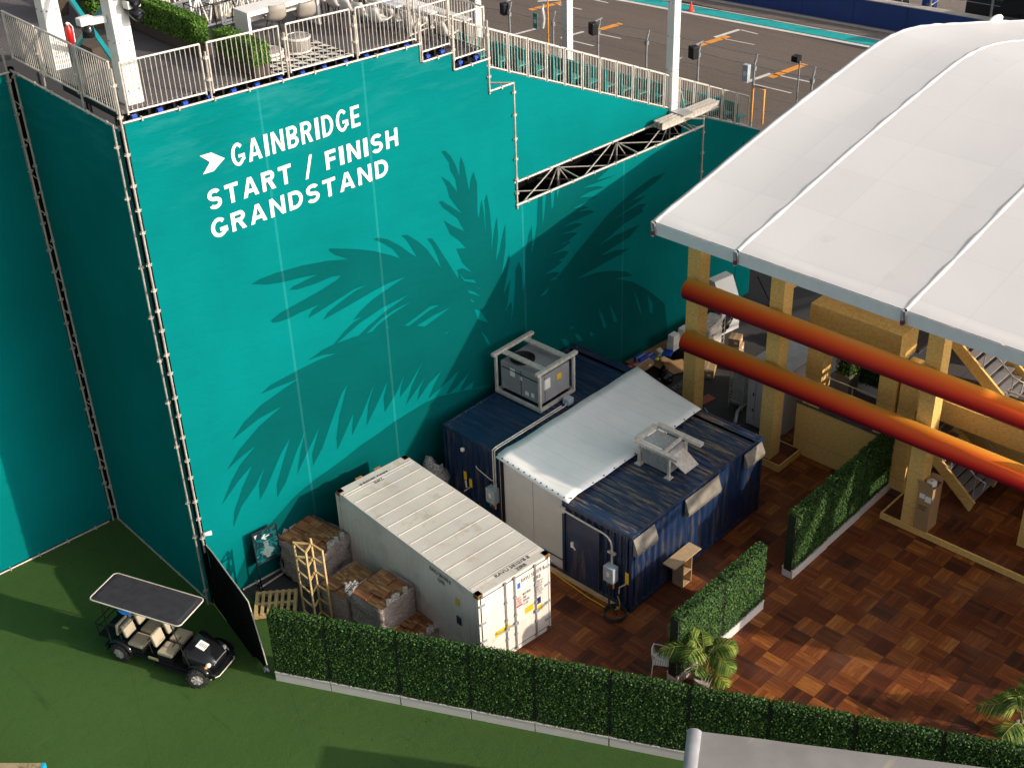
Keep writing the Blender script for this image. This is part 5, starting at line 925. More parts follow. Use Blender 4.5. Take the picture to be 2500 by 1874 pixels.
# row chairs and drink ledges facing the track
grpc = 'white shell chairs along the drink ledges'; OC = ['nearest the guardrail', 'second from the guardrail', 'third from the guardrail', 'fourth from the guardrail', 'fifth from the guardrail', 'sixth from the guardrail', 'seventh from the guardrail', 'eighth from the guardrail']
for k in range(8): shell_chair('shell_chair', 'white shell chair on the upper deck ledge row, '+OC[k], W(7.85, .75+.62*k, dz(7.8)), WY, grpc, mwc, m_black, .5)
for k in range(3): shell_chair('shell_chair', 'white shell chair on the first step row, '+OC[k], W(8.95, .8+.75*k, 13.50), WY, grpc, mwc, m_black, .5)
for k in range(3): shell_chair('shell_chair', 'white shell chair on the lowest step row, '+OC[k], W(10.05, .8+.75*k, 13.04), WY, grpc, mwc, m_black, .5)
for s_, z_, lb in ((8.32, dz(8.3), 'narrow white drink ledge of the upper deck row'), (9.42, 13.50, 'narrow white drink ledge on the first step'), (10.6, 13.04, 'narrow white drink ledge on the lowest step')):
    t = thing('drink_ledge', lb, 'counter', W(s_, .5, z_), WY, 'white drink ledges'); mb = MB(); mb.box((-.12, 0, .78), (.12, 6.6, .83)); mb.build('top', simple('ledge_white', (.60, .64, .68), .4) if s_ < 9 else m_white, t)
    for k in range(5): mb = MB(); mb.tube([(0, .2+k*1.5, 0), (0, .2+k*1.5, .78)], .03, 6); mb.build('post', m_black, t)
# extinguisher and planters near the rear column
t = thing('fire_extinguisher', 'red fire extinguisher strapped on the rear thick white column', 'fire extinguisher', W(.98, 3.95, dz(1)+.45), 0); mb = MB(); mb.lathe((0, 0, 0), [(0, 0), (.09, 0), (.09, .46), (.05, .54), (.03, .58)], 14); mb.build('cylinder', m_red, t); mb = MB(); mb.lathe((0, 0, .58), [(.03, 0), (.045, .04), (0, .07)], 10); mb.tube([(.04, 0, .62), (.12, 0, .5), (.11, 0, .1)], .015, 5); mb.build('valve', m_white, t)
def potplant(label, p, r, h, fh, grp, n=2200, mp=None):
    t = thing('deck_planter', label, 'planter', p, WY, grp); mb = MB(); mb.add([(-r*.8, -r*.8, 0), (r*.8, -r*.8, 0), (r*.8, r*.8, 0), (-r*.8, r*.8, 0), (-r, -r, h), (r, -r, h), (r, r, h), (-r, r, h)], [(0, 3, 2, 1), (4, 5, 6, 7), (0, 1, 5, 4), (1, 2, 6, 5), (2, 3, 7, 6), (3, 0, 4, 7)]); mb.build('pot', mp or simple('planter_brown', (.07, .05, .035), .7), t)
    if fh: mb = MB(); leafy(mb, (-r*.9, -r*.9, h), (r*.9, r*.9, h+fh), n, .035, 'FBTLR', .06); mb.build('foliage', m_leaf2, t); mb = MB(); mb.box((-r*.7, -r*.7, h), (r*.7, r*.7, h+fh*.9)); mb.build('core', m_leafin, t)
potplant('dark square planter with a trimmed shrub at the top left of the deck', DW(137, 36), .32, .45, .7, 'square deck planters'); potplant('dark square planter with a trimmed shrub behind the corner column lamps', DW(245, 66), .30, .45, .8, 'square deck planters'); potplant('empty dark square planter behind the red fire extinguisher', W(1.7, 4.0, dz(1.7)), .38, .45, 0, 'square deck planters')
# ================================================================ MARQUEE
m_roll = tubemat(); mq = thing('marquee', 'huge white arched marquee roof panels over timber columns with red gradient rolls', 'marquee', (0, 0, 0)); PRF = [(5.66, 8.42), (6.2, 8.55), (7.6, 8.80), (9.5, 9.17), (11.5, 9.54), (13.4, 9.86), (15.1, 10.12), (16.4, 10.32), (17.6, 10.44), (18.6, 10.44), (19.6, 10.34), (20.8, 10.12), (22.2, 9.80), (24, 9.38), (26, 8.92), (28.5, 8.3), (31.2, 7.6)]
SY = [3.84, 1.05, -3.95, -8.95, -13.9]
def smoothp(pr, n=4):
    out = []
    for i in range(len(pr)-1):
        p0 = pr[max(0, i-1)]; p1 = pr[i]; p2 = pr[i+1]; p3 = pr[min(len(pr)-1, i+2)]
        for k in range(n):
            t_ = k/n; out.append(tuple(.5*((2*p1[j])+(-p0[j]+p2[j])*t_+(2*p0[j]-5*p1[j]+4*p2[j]-p3[j])*t_*t_+(-p0[j]+3*p1[j]-3*p2[j]+p3[j])*t_**3) for j in (0, 1)))
    out.append(pr[-1]); return out
PS = smoothp(PRF)
for i in range(len(SY)-1):
    y0, y1 = SY[i]-.05, SY[i+1]+.05; ny = 8; mb = MB(); vs = []
    for x, z in PS:
        for k in range(ny+1): u = k/ny; vs.append((x, y0+(y1-y0)*u, z-.05*math.sin(math.pi*u)*(1 if 5.9 < x < 31 else 0)))
    mb.add(vs, [(a*(ny+1)+k, a*(ny+1)+k+1, (a+1)*(ny+1)+k+1, (a+1)*(ny+1)+k) for a in range(len(PS)-1) for k in range(ny)], True); mb.build('roof_panel', m_pvc, mq)
    mb = MB(); mb.box((5.64, y1, 8.04), (5.665, y0, 8.40)); mb.build('eave_flap', m_flap, mq)
for i, y in enumerate(SY):
    mb = MB(); vs = []; wv = .075
    for j, (x, z) in enumerate(PS):
        j_ = .010*math.sin(j*1.7+i)+.006*math.sin(j*4.1)
        for k in range(7): a = math.pi*k/6; vs.append((x, y+math.cos(a)*(wv+j_*.5), z-.03+math.sin(a)*(.06+j_)))
    mb.add(vs, [(a*7+k, a*7+k+1, (a+1)*7+k+1, (a+1)*7+k) for a in range(len(PS)-1) for k in range(6)], True); mb.build('roof_rib', m_pvc, mq)
    mb = MB(); mb.tube([(5.60, y+.04, 8.44), (5.60, y+.02, 8.0)], .05, 6); mb.tube([(5.58, y-.04, 8.42), (5.62, y-.07, 8.1)], .03, 5); rb_ = mb.build('rib_end', m_steel, mq); mb = MB(); mb.box((5.55, y-.05, 8.05), (5.60, y+.05, 8.16)); mb.build('strap', simple('maroon_strap', (.16, .02, .03), .6), rb_)
mb = MB(); mb.box((6.5, -15.3, 0), (22, -15.15, 6.2)); mb.build('end_or_shade_wall', m_timber, mq)  # unseen wall, added to throw shade on the tiled deck
mb = MB(); [mb.beam((PS[j][0], SY[0]+.10, PS[j][1]-.16), (PS[j+1][0], SY[0]+.10, PS[j+1][1]-.16), .06, .26) for j in range(len(PS)-1)]; mb.build('gable_beam', m_steel, mq)
mb = MB(); [mb.beam((PS[j][0], y, PS[j][1]-.30), (PS[j+1][0], y, PS[j+1][1]-.30), .12, .22) for y in SY[1:] for j in range(len(PS)-1)]; mb.build('roof_beams', m_steel, mq)
CL_ = [(4.38, 0, 'timber clad square column nearest the banner, at the end of the rolls'), (1.42, .25, 'timber clad square column on the small wooden plinth'), (-3.56, .2, 'timber clad square column with the tall carton beside it'), (-8.56, .2, 'timber clad square column at the right frame edge')]
for y, z0, lb in CL_:
    t = thing('timber_column', lb, 'column', (8.08, y, z0), 0, 'timber clad columns of the marquee'); mb = MB(); mb.box((0, -.46, 0), (.50, 0, 7.95-z0)); mb.build('cladding', m_timber, t)
mb = MB(); mb.box((0, 0, 0), (.4, .4, 2.8)); o = mb.build('timber_post', m_timber); o.location = (9.2, -6.98, .2); tag(o, 'lower timber post at the right frame edge under the rolls', 'post')
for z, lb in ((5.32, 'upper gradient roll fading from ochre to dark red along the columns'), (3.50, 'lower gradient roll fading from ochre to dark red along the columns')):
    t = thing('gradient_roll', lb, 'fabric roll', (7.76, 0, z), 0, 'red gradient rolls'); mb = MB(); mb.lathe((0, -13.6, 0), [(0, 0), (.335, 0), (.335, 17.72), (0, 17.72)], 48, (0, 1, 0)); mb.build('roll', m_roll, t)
# raised floor and kerb, plinth
t = thing('raised_floor', 'raised brown tiled floor of the marquee edged with a pale timber kerb', 'platform', (8.0, -16, .012), 0); mb = MB(); mb.box((.06, 0, 0), (22, 13.0, .185)); mb.build('floor', m_parq, t); mb = MB(); mb.box((0, 0, 0), (.06, 13.06, .20)); mb.box((.06, 13.0, 0), (4.2, 13.06, .20)); mb.build('kerb', m_timber, t)
t = thing('column_plinth', 'small square wooden plinth with dark tiled top under a timber column', 'plinth', (7.98, .55, .012), 0); mb = MB(); mb.box((.03, .03, 0), (1.15, 1.0, .24)); mb.build('top', m_parq, t); mb = MB(); mb.box((0, 0, 0), (.03, 1.03, .25)); mb.box((0.03, 0, 0), (1.18, .03, .25)); mb.box((1.15, .03, 0), (1.18, 1.03, .25)); mb.box((.03, 1.0, 0), (1.15, 1.03, .25)); mb.build('edging', m_timber, t)
# timber box building with balcony behind the rolls
bh = thing('timber_building', 'timber clad two storey structure with balcony box and staircases under the marquee', 'building', (0, 0, 0))
def tb(name, a, b, mat=None): mb = MB(); mb.box(a, b); return mb.build(name, mat or m_timber, bh)

tb('base_wall', (9.22, -2.35, .02), (9.32, .86, 1.86)); tb('base_side_wall', (9.32, .76, .02), (12.6, .86, 1.86)); tb('balcony_floor', (9.2, -2.4, 1.862), (12.8, .88, 1.95), m_deck)
tb('front_post', (9.20, .10, 1.952), (9.72, .66, 4.5)); tb('front_post', (9.20, -2.32, 1.952), (9.75, -1.76, 4.5)); tb('front_post', (9.28, -2.95, .2), (9.85, -2.40, 4.5))
pb = tb('balcony_box', (9.16, -2.30, 4.502), (10.15, .68, 5.45)); mb = MB(); mb.box((9.155, -1.9, 4.72), (9.16, .3, 4.74)); mb.build('shadow_gap', m_black, pb)
tb('edge_beam', (9.22, -8.5, 3.2), (9.36, -2.96, 3.88)); tb('landing_floor', (9.37, -8.5, 3.6), (13.5, -2.4, 3.7), m_deck); tb('rear_wall', (12.2, -9, .22), (12.3, -2.4, 3.58)); tb('cross_beam', (8.60, 1.0, 6.05), (13.5, 1.32, 6.55)); tb('upper_floor', (10.16, -2.4, 4.45), (14, .6, 4.6), m_deck)
tb('rear_wall', (13.9, -9, 3.7), (14.0, .6, 8.6), m_black)
def flight(y0, z0, y1, z1, x0, x1):
    mb = MB(); n = 11; d = V((0, y1-y0, z1-z0))
    for x in (x0-.10, x1+.02):
        mb = MB(); mb.add([(x, y0, z0-.05), (x+.08, y0, z0-.05), (x+.08, y1, z1-.05), (x, y1, z1-.05), (x, y0-.12, z0+.32), (x+.08, y0-.12, z0+.32), (x+.08, y1-.1, z1+.28), (x, y1-.1, z1+.28)], [(0, 1, 2, 3), (7, 6, 5, 4), (0, 4, 5, 1), (1, 5, 6, 2), (2, 6, 7, 3), (3, 7, 4, 0)])
        mb.build('stringer', m_timber, bh)
    for k in range(n): f = (k+.5)/n; y = y0+(y1-y0)*f; z = z0+(z1-z0)*f+.12; mb = MB(); mb.box((x0, y-.12, z), (x1, y+.12, z+.04)); mb.build('stair_tread', m_grey, bh)
    for x in (x0-.02, x1+.0):
        mb = MB(); up = V((0, 0, 1.15)); a_ = V((x, y0, z0)); b_ = V((x, y1, z1)); mb.tube([a_+V((0, -.25, .75)), a_+V((0, -.3, 1.1)), a_+up, b_+up, b_+V((0, .4, 1.15))], .024, 8); 
        for f in (0, .33, .66, 1): q = a_+(b_-a_)*f; mb.tube([q+V((0, 0, .1)), q+up], .02, 6)
        mb.build('handrail', m_steel, bh)
flight(-4.85, .22, -2.45, 2.2, 9.85, 11.25); flight(-5.3, 3.75, -2.6, 5.9, 10.0, 11.3)
mb = MB(); 
for y in (-2.1, -1.0, .1): mb.tube([(10.2, y, 5.45), (10.2, y, 6.5)], .025, 6); mb.box((10.16, y-.06, 6.0), (10.24, y+.06, 6.05))
mb.tube([(9.42, -5.4, 4.8), (9.42, -8.5, 4.8)], .025, 6); [mb.tube([(9.42, y, 3.88), (9.42, y, 4.8)], .02, 6) for y in (-5.4, -6.4, -7.4)]
mb.tube([(9.5, .12, 2.95), (9.5, -1.78, 2.95)], .022, 6); mb.tube([(9.5, -.8, 1.95), (9.5, -.8, 2.95)], .02, 6); mb.build('railing', m_alu, bh)
mb = MB(); mb.box((9.40, -8.5, 3.9), (9.41, -5.5, 4.7)); mb.box((10.21, -2.1, 5.5), (10.22, .1, 6.4)); mb.build('glass_pane', m_glass, bh)
potplant('tall dark planter with leafy plant on the timber balcony behind the red rolls', V((10.3, -.15, 1.96)), .28, .9, .7, 'balcony planters', 900, simple('taupe_pot', (.16, .13, .11), .7))
t = thing('balcony_hedge', 'dark hedge with white trough on the timber balcony behind the railing', 'hedge', (10.8, -1.9, 1.96), 0); mb = MB(); mb.box((0, 0, 0), (.4, 1.9, .35)); mb.build('planter', m_plant, t); mb = MB(); leafy(mb, (0, 0, .35), (.4, 1.9, 1.5), 3500, .04, 'FBTLR'); mb.build('foliage', m_leaf, t); mb = MB(); mb.box((.04, .04, .3), (.36, 1.86, 1.45)); mb.build('core', m_leafin, t)
# tall carton by column three
t = thing('tall_carton', 'tall open brown carton with a white roll sticking out beside the timber column', 'carton', (8.02, -4.42, .20), 0); h = 1.5; mb = MB(); mb.box((0, 0, 0), (.56, .44, h)); bd = mb.build('body', m_card, t, bevel=.01); mb = MB(); mb.box((.03, .03, h-.01), (.53, .41, h+.004)); mb.build('opening_shade', simple('carton_inside_shade', (.10, .06, .03), .9), bd)  # dark plate on the top stands in for the shade inside the carton
mb = MB(); mb.add([(0, .0, h), (0, .44, h), (-.02, .44, h+.22), (-.02, .05, h+.22)], [(0, 1, 2, 3)]); mb.add([(.0, .44, h), (.56, .44, h), (.5, .52, h+.16), (.04, .52, h+.16)], [(0, 1, 2, 3)]); mb.add([(.56, 0, h), (.56, .44, h), (.66, .4, h+.12), (.66, .04, h+.12)], [(0, 1, 2, 3)]); mb.build('flap', m_card, t, solid=.008)
mb = MB(); mb.lathe((.27, .2, .3), [(.02, 0), (.15, 0), (.15, h-.18), (.03, h-.18)], 22); mb.build('white_roll', m_text, t); mb = MB(); mb.box((-.004, .22, 1.12), (0, .38, 1.28)); mb.box((-.004, .02, 1.05), (0, .20, 1.25)); mb.build('paper_label', m_text, t); mb = MB(); put_text(mb, 'KEEP DRY\nFRAGILE', (-.005, .35, .72), (0, -.24, 0), (0, 0, .16), .01); mb.build('printing', m_ink, t)
# ================================================================ YARD CLUTTER
def tabl(name, label, a, b, h, mm):
    t = thing(name, label, 'table', (a[0], a[1], 0.01), 0); L = b[0]-a[0]; Wd = b[1]-a[1]; mb = MB(); mb.box((0, 0, h-.04), (L, Wd, h)); mb.build('top', mm, t)
    for x in (.15, L-.15): mb = MB(); mb.tube([(x, .05, 0), (x, .05, h-.04), (x, Wd-.05, h-.04), (x, Wd-.05, 0)], .016, 6); mb.build('leg', m_steel, t)
    return t
t = tabl('folding_table', 'long brown folding table along the banner loaded with boxes', (9.0, 6.92), (12.0, 7.50), .76, simple('table_brown', (.28, .15, .07), .5)); t.rotation_euler = (0, 0, WY)
def P76(px, py, h=.775):
    p = G(px, py, h); d = p-K; s_ = d.dot(E); o_ = d.dot(N)
    return W(s_, -.62+.35*max(-1.3, min(1.3, o_-.35)), h)
carton('carton', 'long brown carton on the near end of the folding table', P76(1528, 876), (.72, .36, .22), R(0), m_card)
carton('carton', 'tall deep blue carton behind the brown carton on the table', P76(1503, 858), (.42, .30, .34), 0, m_blue, lid=False); carton('carton', 'low blue carton next to the tall blue carton', P76(1526, 848), (.34, .28, .2), 0, m_blue, lid=False); carton('carton', 'bright pink carton left of the blue cartons', P76(1484, 872), (.5, .30, .14), R(-10), m_pink, lid=False); carton('carton', 'small purple carton between the pink and brown cartons', P76(1502, 880), (.26, .22, .12), 0, simple('purple_box', (.12, .02, .16), .5), lid=False)
mb = MB(); mb.box((-.22, -.18, 0), (.22, .18, .05)); o = mb.build('blue_tray', m_blue, bevel=.03); o.location = P76(1583, 840, .78); o.rotation_euler = (0, 0, .4); tag(o, 'flat blue tray in the middle of the folding table', 'tray')
mb = MB(); mb.ball((0, 0, .05), .09, 8, 6, (1, .8, .6)); o = mb.build('yellow_gloves', simple('neon_yellow', (.65, .65, .05), .6)); o.location = P76(1561, 858, .77); tag(o, 'crumpled yellow cloth at the table edge', 'cloth')
mb = MB(); mb.box((-.12, -.1, 0), (.12, .1, .34), Matrix.Rotation(.5, 4, 'X')); o = mb.build('paper_bag', m_beige, bevel=.02); o.location = P76(1540, 838, .78); tag(o, 'crumpled beige paper bag leaning behind the brown carton', 'paper bag')
for px, py, n, lb in ((1590, 824, 6, 'left stack of white ribbed baskets at the far end of the table'), (1610, 806, 6, 'right stack of white ribbed baskets at the far end of the table')):
    t = thing('basket_stack', lb, 'basket stack', P76(px, py), 0, 'white basket stacks'); mb = MB(); mb.add([(-.19, -.14, 0), (.19, -.14, 0), (.19, .14, 0), (-.19, .14, 0), (-.16, -.12, .58), (.16, -.12, .58), (.16, .12, .58), (-.16, .12, .58)], [(0, 3, 2, 1), (4, 5, 6, 7), (0, 1, 5, 4), (1, 2, 6, 5), (2, 3, 7, 6), (3, 0, 4, 7)]); mb.build('baskets', m_white, t)
    mb = MB(); [mb.box((-.205, -.155, .02+k*.055), (.205, .155, .04+k*.055)) for k in range(5)]; mb.build('rims', m_white, t)
for i, (px, py, w_, h) in enumerate(((1628, 812, .3, .1), (1622, 795, .28, .14), (1634, 790, .28, .1))): mb = MB(); mb.box((-w_/2, -.11, 0), (w_/2, .11, h)); o = mb.build('folded_linen', m_white if i else m_grey, bevel=.02); o.location = P76(px, py, .78); tag(o, ('grey folded cover beside the right basket stack', 'thick folded white linen behind the baskets', 'thin folded white linen at the far table end')[i], 'linen')
for i, (px, py, r_, h, lb) in enumerate(((1662, 862, .26, 1.25, 'glossy black bin wrapped in film at the end of the table'), (1676, 830, .24, 1.35, 'black bin behind the wrapped bin next to the timber column'))):
    t = thing('black_bin', lb, 'bin', G(px, py)+V((0, -.45, 0)), 0, 'black bins by the timber column'); mb = MB(); mb.lathe((0, 0, 0), [(0, 0), (r_*.85, 0), (r_, h), (r_*1.06, h+.03), (r_*.9, h+.02), (0, h-.1)], 18); mb.build('body', m_blackgl, t); mb = MB(); mb.box((-.03-r_, -.05, .2), (.02-r_, .05, h-.2)); mb.build('side_strip', m_lgrey, t)
def heap(name, label, c, r, h, mm, seed, sc=(1, 1)):
    rnd = random.Random(seed); mb = MB()
    for k in range(16):
        a = rnd.uniform(0, 6.28); d = rnd.uniform(0, r); q = (d*math.cos(a)*sc[0], d*math.sin(a)*sc[1], rnd.uniform(.05, h*(1-d/r*.6))); rr_ = rnd.uniform(.10, .22); n0 = len(mb.v); mb.ball(q, rr_, 8, 6, (rnd.uniform(.8, 1.6), rnd.uniform(.8, 1.5), rnd.uniform(.5, 1)))
        for i in range(n0, len(mb.v)): v = mb.v[i]; kx = rnd.uniform(-.05, .05); mb.v[i] = (v[0]+kx, v[1]+rnd.uniform(-.05, .05), max(0, v[2]+kx))
    o = mb.build(name, mm); o.data.polygons.foreach_set('use_smooth', [False]*len(o.data.polygons)); o.location = c; tag(o, label, 'heap'); return o
m_bag = simple('black_film', (.010, .010, .011), .18, var=.4, sc=6)
heap('black_film_heap', 'tall heap of shiny black film piled against the banner behind the bins', (13.2, 6.75, 0), .8, 1.7, m_bag, 4, (1.5, .5)); heap('black_film_heap', 'low scatter of black film on the ground under the folding table', (9.3, 6.5, 0), 1.2, .3, m_bag, 5, (1.2, .6))
for i, (px, py, rz, lb) in enumerate(((1600, 868, .3, 'folded back cardboard sheet left of the other cardboard sheets'), (1622, 888, -.1, 'middle cardboard sheet lying on the yard asphalt'), (1652, 895, -.5, 'cardboard sheet touching the timber column foot'))):
    mb = MB(); mb.box((-.36, -.34, 0), (.36, .34, .01), Matrix.Rotation(.12*(i-1), 4, 'X')); o = mb.build('cardboard_sheet', m_card); o.location = G(px, py, .08+.012*i); o.rotation_euler = (0, 0, rz); tag(o, lb, 'cardboard')
mb = MB(); put_text(mb, 'PORTABLE TI\nLAVATORIES', (0, 0, 0), (1.5, 0, 0), (0, .5, 0), .01); o = mb.build('ground_lettering', simple('faded_road_paint', (.16, .16, .16), .8)); o.location = G(1668, 958, .016); o.rotation_euler = (0, 0, R(0)); tag(o, kind='structure')
t = thing('wire_rack', 'rolling wire tray rack holding white wrapped goods behind the rolls', 'rack', (10.05, 3.35, .01), 0); mb = MB(); [mb.tube([(x, y, 0), (x, y, 1.75)], .016, 6) for x in (0, .6) for y in (0, .55)]; mb.build('uprights', m_alu, t); mb = MB()
for k in range(14): z = .18+k*.115; [mb.tube([(x, 0, z), (x, .55, z)], .009, 4) for x in (0, .6)]; mb.tube([(0, 0, z), (.6, 0, z)], .009, 4) if k % 4 == 0 else None; mb.tube([(0, .55, z), (.6, .55, z)], .009, 4) if k % 4 == 0 else None
mb.build('tray_runners', m_alu, t); mb = MB(); lumpy(mb, .5, .42, .2, 1.5, 31, .03); mb.poly([(0, 0, 1.5), (.5, 0, 1.5), (.5, .42, 1.5), (0, .42, 1.5)]); g_ = mb.build('wrapped_goods', simple('pale_film', (.40, .42, .42), .35, var=.3, sc=4), t); g_.location = (.05, .06, 0)
mb = MB(); mb.tube([G(1812, 962, .1), G(1818, 985, .1), G(1800, 1005, .1), G(1795, 1032, .1)], .06, 8); mb.tube([(9.3, 2.9, .03), (8.9, 3.6, .03), (9.4, 4.4, .03)], .02, 6); o = mb.build('waste_hose', m_lgrey); tag(o, 'grey bent waste hose on the ground in front of the wire rack', 'hose')
t = thing('cold_cabinet', 'large white cold store cabinet with a flat grey top behind the second column', 'cabinet', (9.52, 1.50, .01), 0); mb = MB(); mb.box((0, 0, .06), (2.6, 1.35, 2.35)); b_ = mb.build('body', simple('cabinet_white', (.50, .50, .56), .5, var=.06), t, bevel=.01); mb = MB(); mb.box((-.02, -.02, 2.352), (2.62, 1.37, 2.39)); mb.build('top', simple('cabinet_top', (.36, .38, .39), .6), t); mb = MB(); mb.lathe((.85, -.012, 1.55), [(.28, 0), (.30, .02), (.27, .04), (.24, .0), (0, -.01)], 22, (0, -1, 0)); [mb.tube([(.6+.07*k, -.05, 1.3), (.6+.07*k, -.05, 1.8)], .006, 4) for k in range(8)]; mb.build('fan_grille', m_grey, b_); mb = MB(); mb.box((-.006, .3, .3), (0, .31, 2.2)); mb.box((-.006, 1.05, .3), (0, 1.06, 2.2)); [mb.box((-.02, 1.1, z), (0, 1.14, z+.1)) for z in (.6, 1.2, 1.8)]; mb.build('door_gap', m_black, b_)
heap('cable_clutter', 'tangle of cables and scraps on the ground below the cold cabinet', (9.2, 1.9, .01), .7, .15, simple('dark_scrap', (.03, .035, .035), .5, var=.5, sc=8), 9, (1, .7))
t = thing('ice_machine', 'white ice machine with sloping grey lid near the banner behind the rolls', 'ice machine', (13.6, 6.75, .01), R(-10)); mb = MB(); mb.add([(0, 0, 0), (.9, 0, 0), (.9, .8, 0), (0, .8, 0), (0, .0, 1.1), (.9, .0, 1.1), (.9, .8, 2.0), (0, .8, 2.0), (0, .45, 2.0), (.9, .45, 2.0)], [(0, 3, 2, 1), (0, 1, 5, 4), (4, 5, 9, 8), (8, 9, 6, 7), (1, 2, 6, 9, 5), (0, 4, 8, 7, 3), (2, 3, 7, 6)]); b_ = mb.build('cabinet', m_white, t); mb = MB(); mb.add([(-.012, .10, .15), (-.012, .7, .15), (-.012, .7, 1.7), (-.012, .10, 1.1)], [(0, 3, 2, 1)]); mb.add([(.05, .03, 1.13), (.85, .03, 1.13), (.85, .40, 1.90), (.05, .40, 1.90)], [(0, 1, 2, 3)]); mb.build('lid', m_grey, b_, solid=.02)
for i, (x, y, z, sz, lb) in enumerate(((12.2, 5.2, 0, (.55, .45, .3), 'lowest brown carton of the leaning carton pile behind the rolls'), (12.2, 5.2, .31, (.52, .44, .3), 'second brown carton of the leaning pile behind the rolls'), (12.22, 5.18, .62, (.5, .42, .28), 'third brown carton of the leaning pile behind the rolls'), (12.2, 5.2, .91, (.45, .4, .3), 'topmost brown carton of the leaning pile behind the rolls'), (11.5, 5.75, .01, (1.3, .5, .28), 'long flat brown carton on the ground behind the lower roll'), (11.6, 4.1, .01, (.5, .5, .4), 'yellowish open carton between the two columns behind the rolls'))): carton('carton', lb, (x, y, z+.01), sz, .12*i, m_card)
t = thing('wire_trolley', 'wire cage trolley filled with crumpled white film behind the first column', 'trolley', (11.6, 5.9, .3), R(8)); mb = MB(); [mb.tube([(x, y, 0), (x, y, 1.1)], .014, 5) for x in (0, 1.2) for y in (0, .6)]; [mb.tube([(0, y, z), (1.2, y, z)], .008, 4) for y in (0, .6) for z in (.1, .3, .5, .7, .9, 1.1)]; [mb.tube([(x, 0, .1), (x, 0, 1.1)], .006, 4) for x in (.2, .4, .6, .8, 1.0)]; mb.build('cage', m_alu, t); mb = MB(); lumpy(mb, 1.05, .45, .1, 1.15, 41, .08); mb.poly([(0, 0, 1.15), (1.05, 0, 1.15), (1.05, .45, 1.15), (0, .45, 1.15)]); g_ = mb.build('white_film', simple('white_film_mat', (.45, .42, .38), .5, var=.3, sc=5), t); g_.location = (.08, .08, 0)
heap('scrap_heap', 'heap of mixed scraps and film near the banner between the columns', (14.6, 4.6, .01), .6, .5, simple('mixed_scrap', (.20, .18, .17), .5, var=.7, sc=7), 14, (1, 1)); mb = MB(); mb.box((0, 0, 0), (1.0, .6, .05), Matrix.Rotation(-.5, 4, 'X')); mb.tube([(0, 0, 0), (.3, .9, .8)], .03, 6); mb.tube([(1, 0, 0), (.9, .9, .9)], .03, 6); o = mb.build('folded_black_stand', m_black); o.location = (16.0, 6.2, .4); tag(o, 'black folding stand lying beside the ice machine', 'stand')
mb = MB(); mb.box((0, 0, 0), (.7, .35, .03)); o = mb.build('red_mat', simple('terracotta', (.28, .07, .04), .7)); o.location = G(1712, 992, .02); o.rotation_euler = (0, 0, R(-8)); tag(o, 'small terracotta board on the ground at the first column', 'board')
for i, (x, y, h, mm, lb) in enumerate(((11.4, 3.0, 1.1, m_lgrey, 'tapered pale cone shaped cover behind the second column'), (11.8, 2.75, 1.2, m_grey, 'grey tub standing against the second column'))): mb = MB(); mb.add([(-.25, -.25, 0), (.25, -.25, 0), (.25, .25, 0), (-.25, .25, 0), (-.1 if i == 0 else -.3, -.1, h), (.1 if i == 0 else .3, -.1, h), (.1 if i == 0 else .3, .1, h), (-.1 if i == 0 else -.3, .1, h)], [(0, 3, 2, 1), (4, 5, 6, 7), (0, 1, 5, 4), (1, 2, 6, 5), (2, 3, 7, 6), (3, 0, 4, 7)]); o = mb.build('tapered_bin', mm); o.location = (x, y, .01); tag(o, lb, 'bin')
# ================================================================ PALMS, CHAIR
def palm(label, p, n, R0, H, seed, grp):
    rnd = random.Random(seed); t = thing('potted_palm', label, 'palm', p, 0, grp); mb = MB(); mb.lathe((0, 0, 0), [(0, 0), (.17, 0), (.23, .34), (.25, .36), (.21, .35), (0, .31)], 18); mb.build('pot', m_concr, t); ms = MB(); mf = MB()
    for k in range(n):
        a = k*2.4+rnd.uniform(-.3, .3); el = rnd.uniform(.55, 1.35) if k > 2 else 1.4; Lf = rnd.uniform(.8, 1.15)*R0; h0 = rnd.uniform(.35, H); base = V((.08*math.cos(a), .08*math.sin(a), .33)); top = V((.13*math.cos(a), .13*math.sin(a), h0)); pts = []
        for j in range(10): s_ = j/9; r_ = Lf*s_*math.cos(el)*(1+.3*s_); z_ = h0+Lf*(math.sin(el)*s_-.75*s_*s_*(1.35-math.sin(el)*.6)); pts.append(V((.13*math.cos(a)+r_*math.cos(a), .13*math.sin(a)+r_*math.sin(a), z_)))
        ms.tube([base, top]+pts[1:], [.02, .016]+[.010*(1-j/10)+.003 for j in range(9)], 5)
        for j in range(1, 28):
            s_ = .14+.86*j/27; f_ = s_*9; i0 = min(8, int(f_)); q = pts[i0].lerp(pts[i0+1], f_-i0); d = (pts[i0+1]-pts[i0]).normalized(); sd = d.cross(Z).normalized() if abs(d.z) < .98 else V((1, 0, 0)); ll = Lf*.42*math.sin(math.pi*(.18+.78*s_))**.8
            for sg_ in (-1, 1):
                v = (sd*sg_+d*.65+V((0, 0, -.25))).normalized(); w_ = d.cross(v).cross(v).normalized()*.016; tip = q+v*ll+V((0, 0, -.22*ll)); m1 = q+v*ll*.5; mf.add([q-w_*.4, m1-w_, tip, m1+w_, q+w_*.4], [(0, 1, 2, 3, 4)])
    ms.build('stems', m_stem, t); mf.build('fronds', m_palm, t)
palm('potted palm with yellow green fronds beside the near end of the sunlit hedge', (-.98, -3.10, .012), 17, 1.05, 1.35, 2, 'potted palms'); palm('potted palm cut off by the right frame edge on the tiled deck', (2.75, -9.85, .012), 15, 1.2, 1.0, 5, 'potted palms')
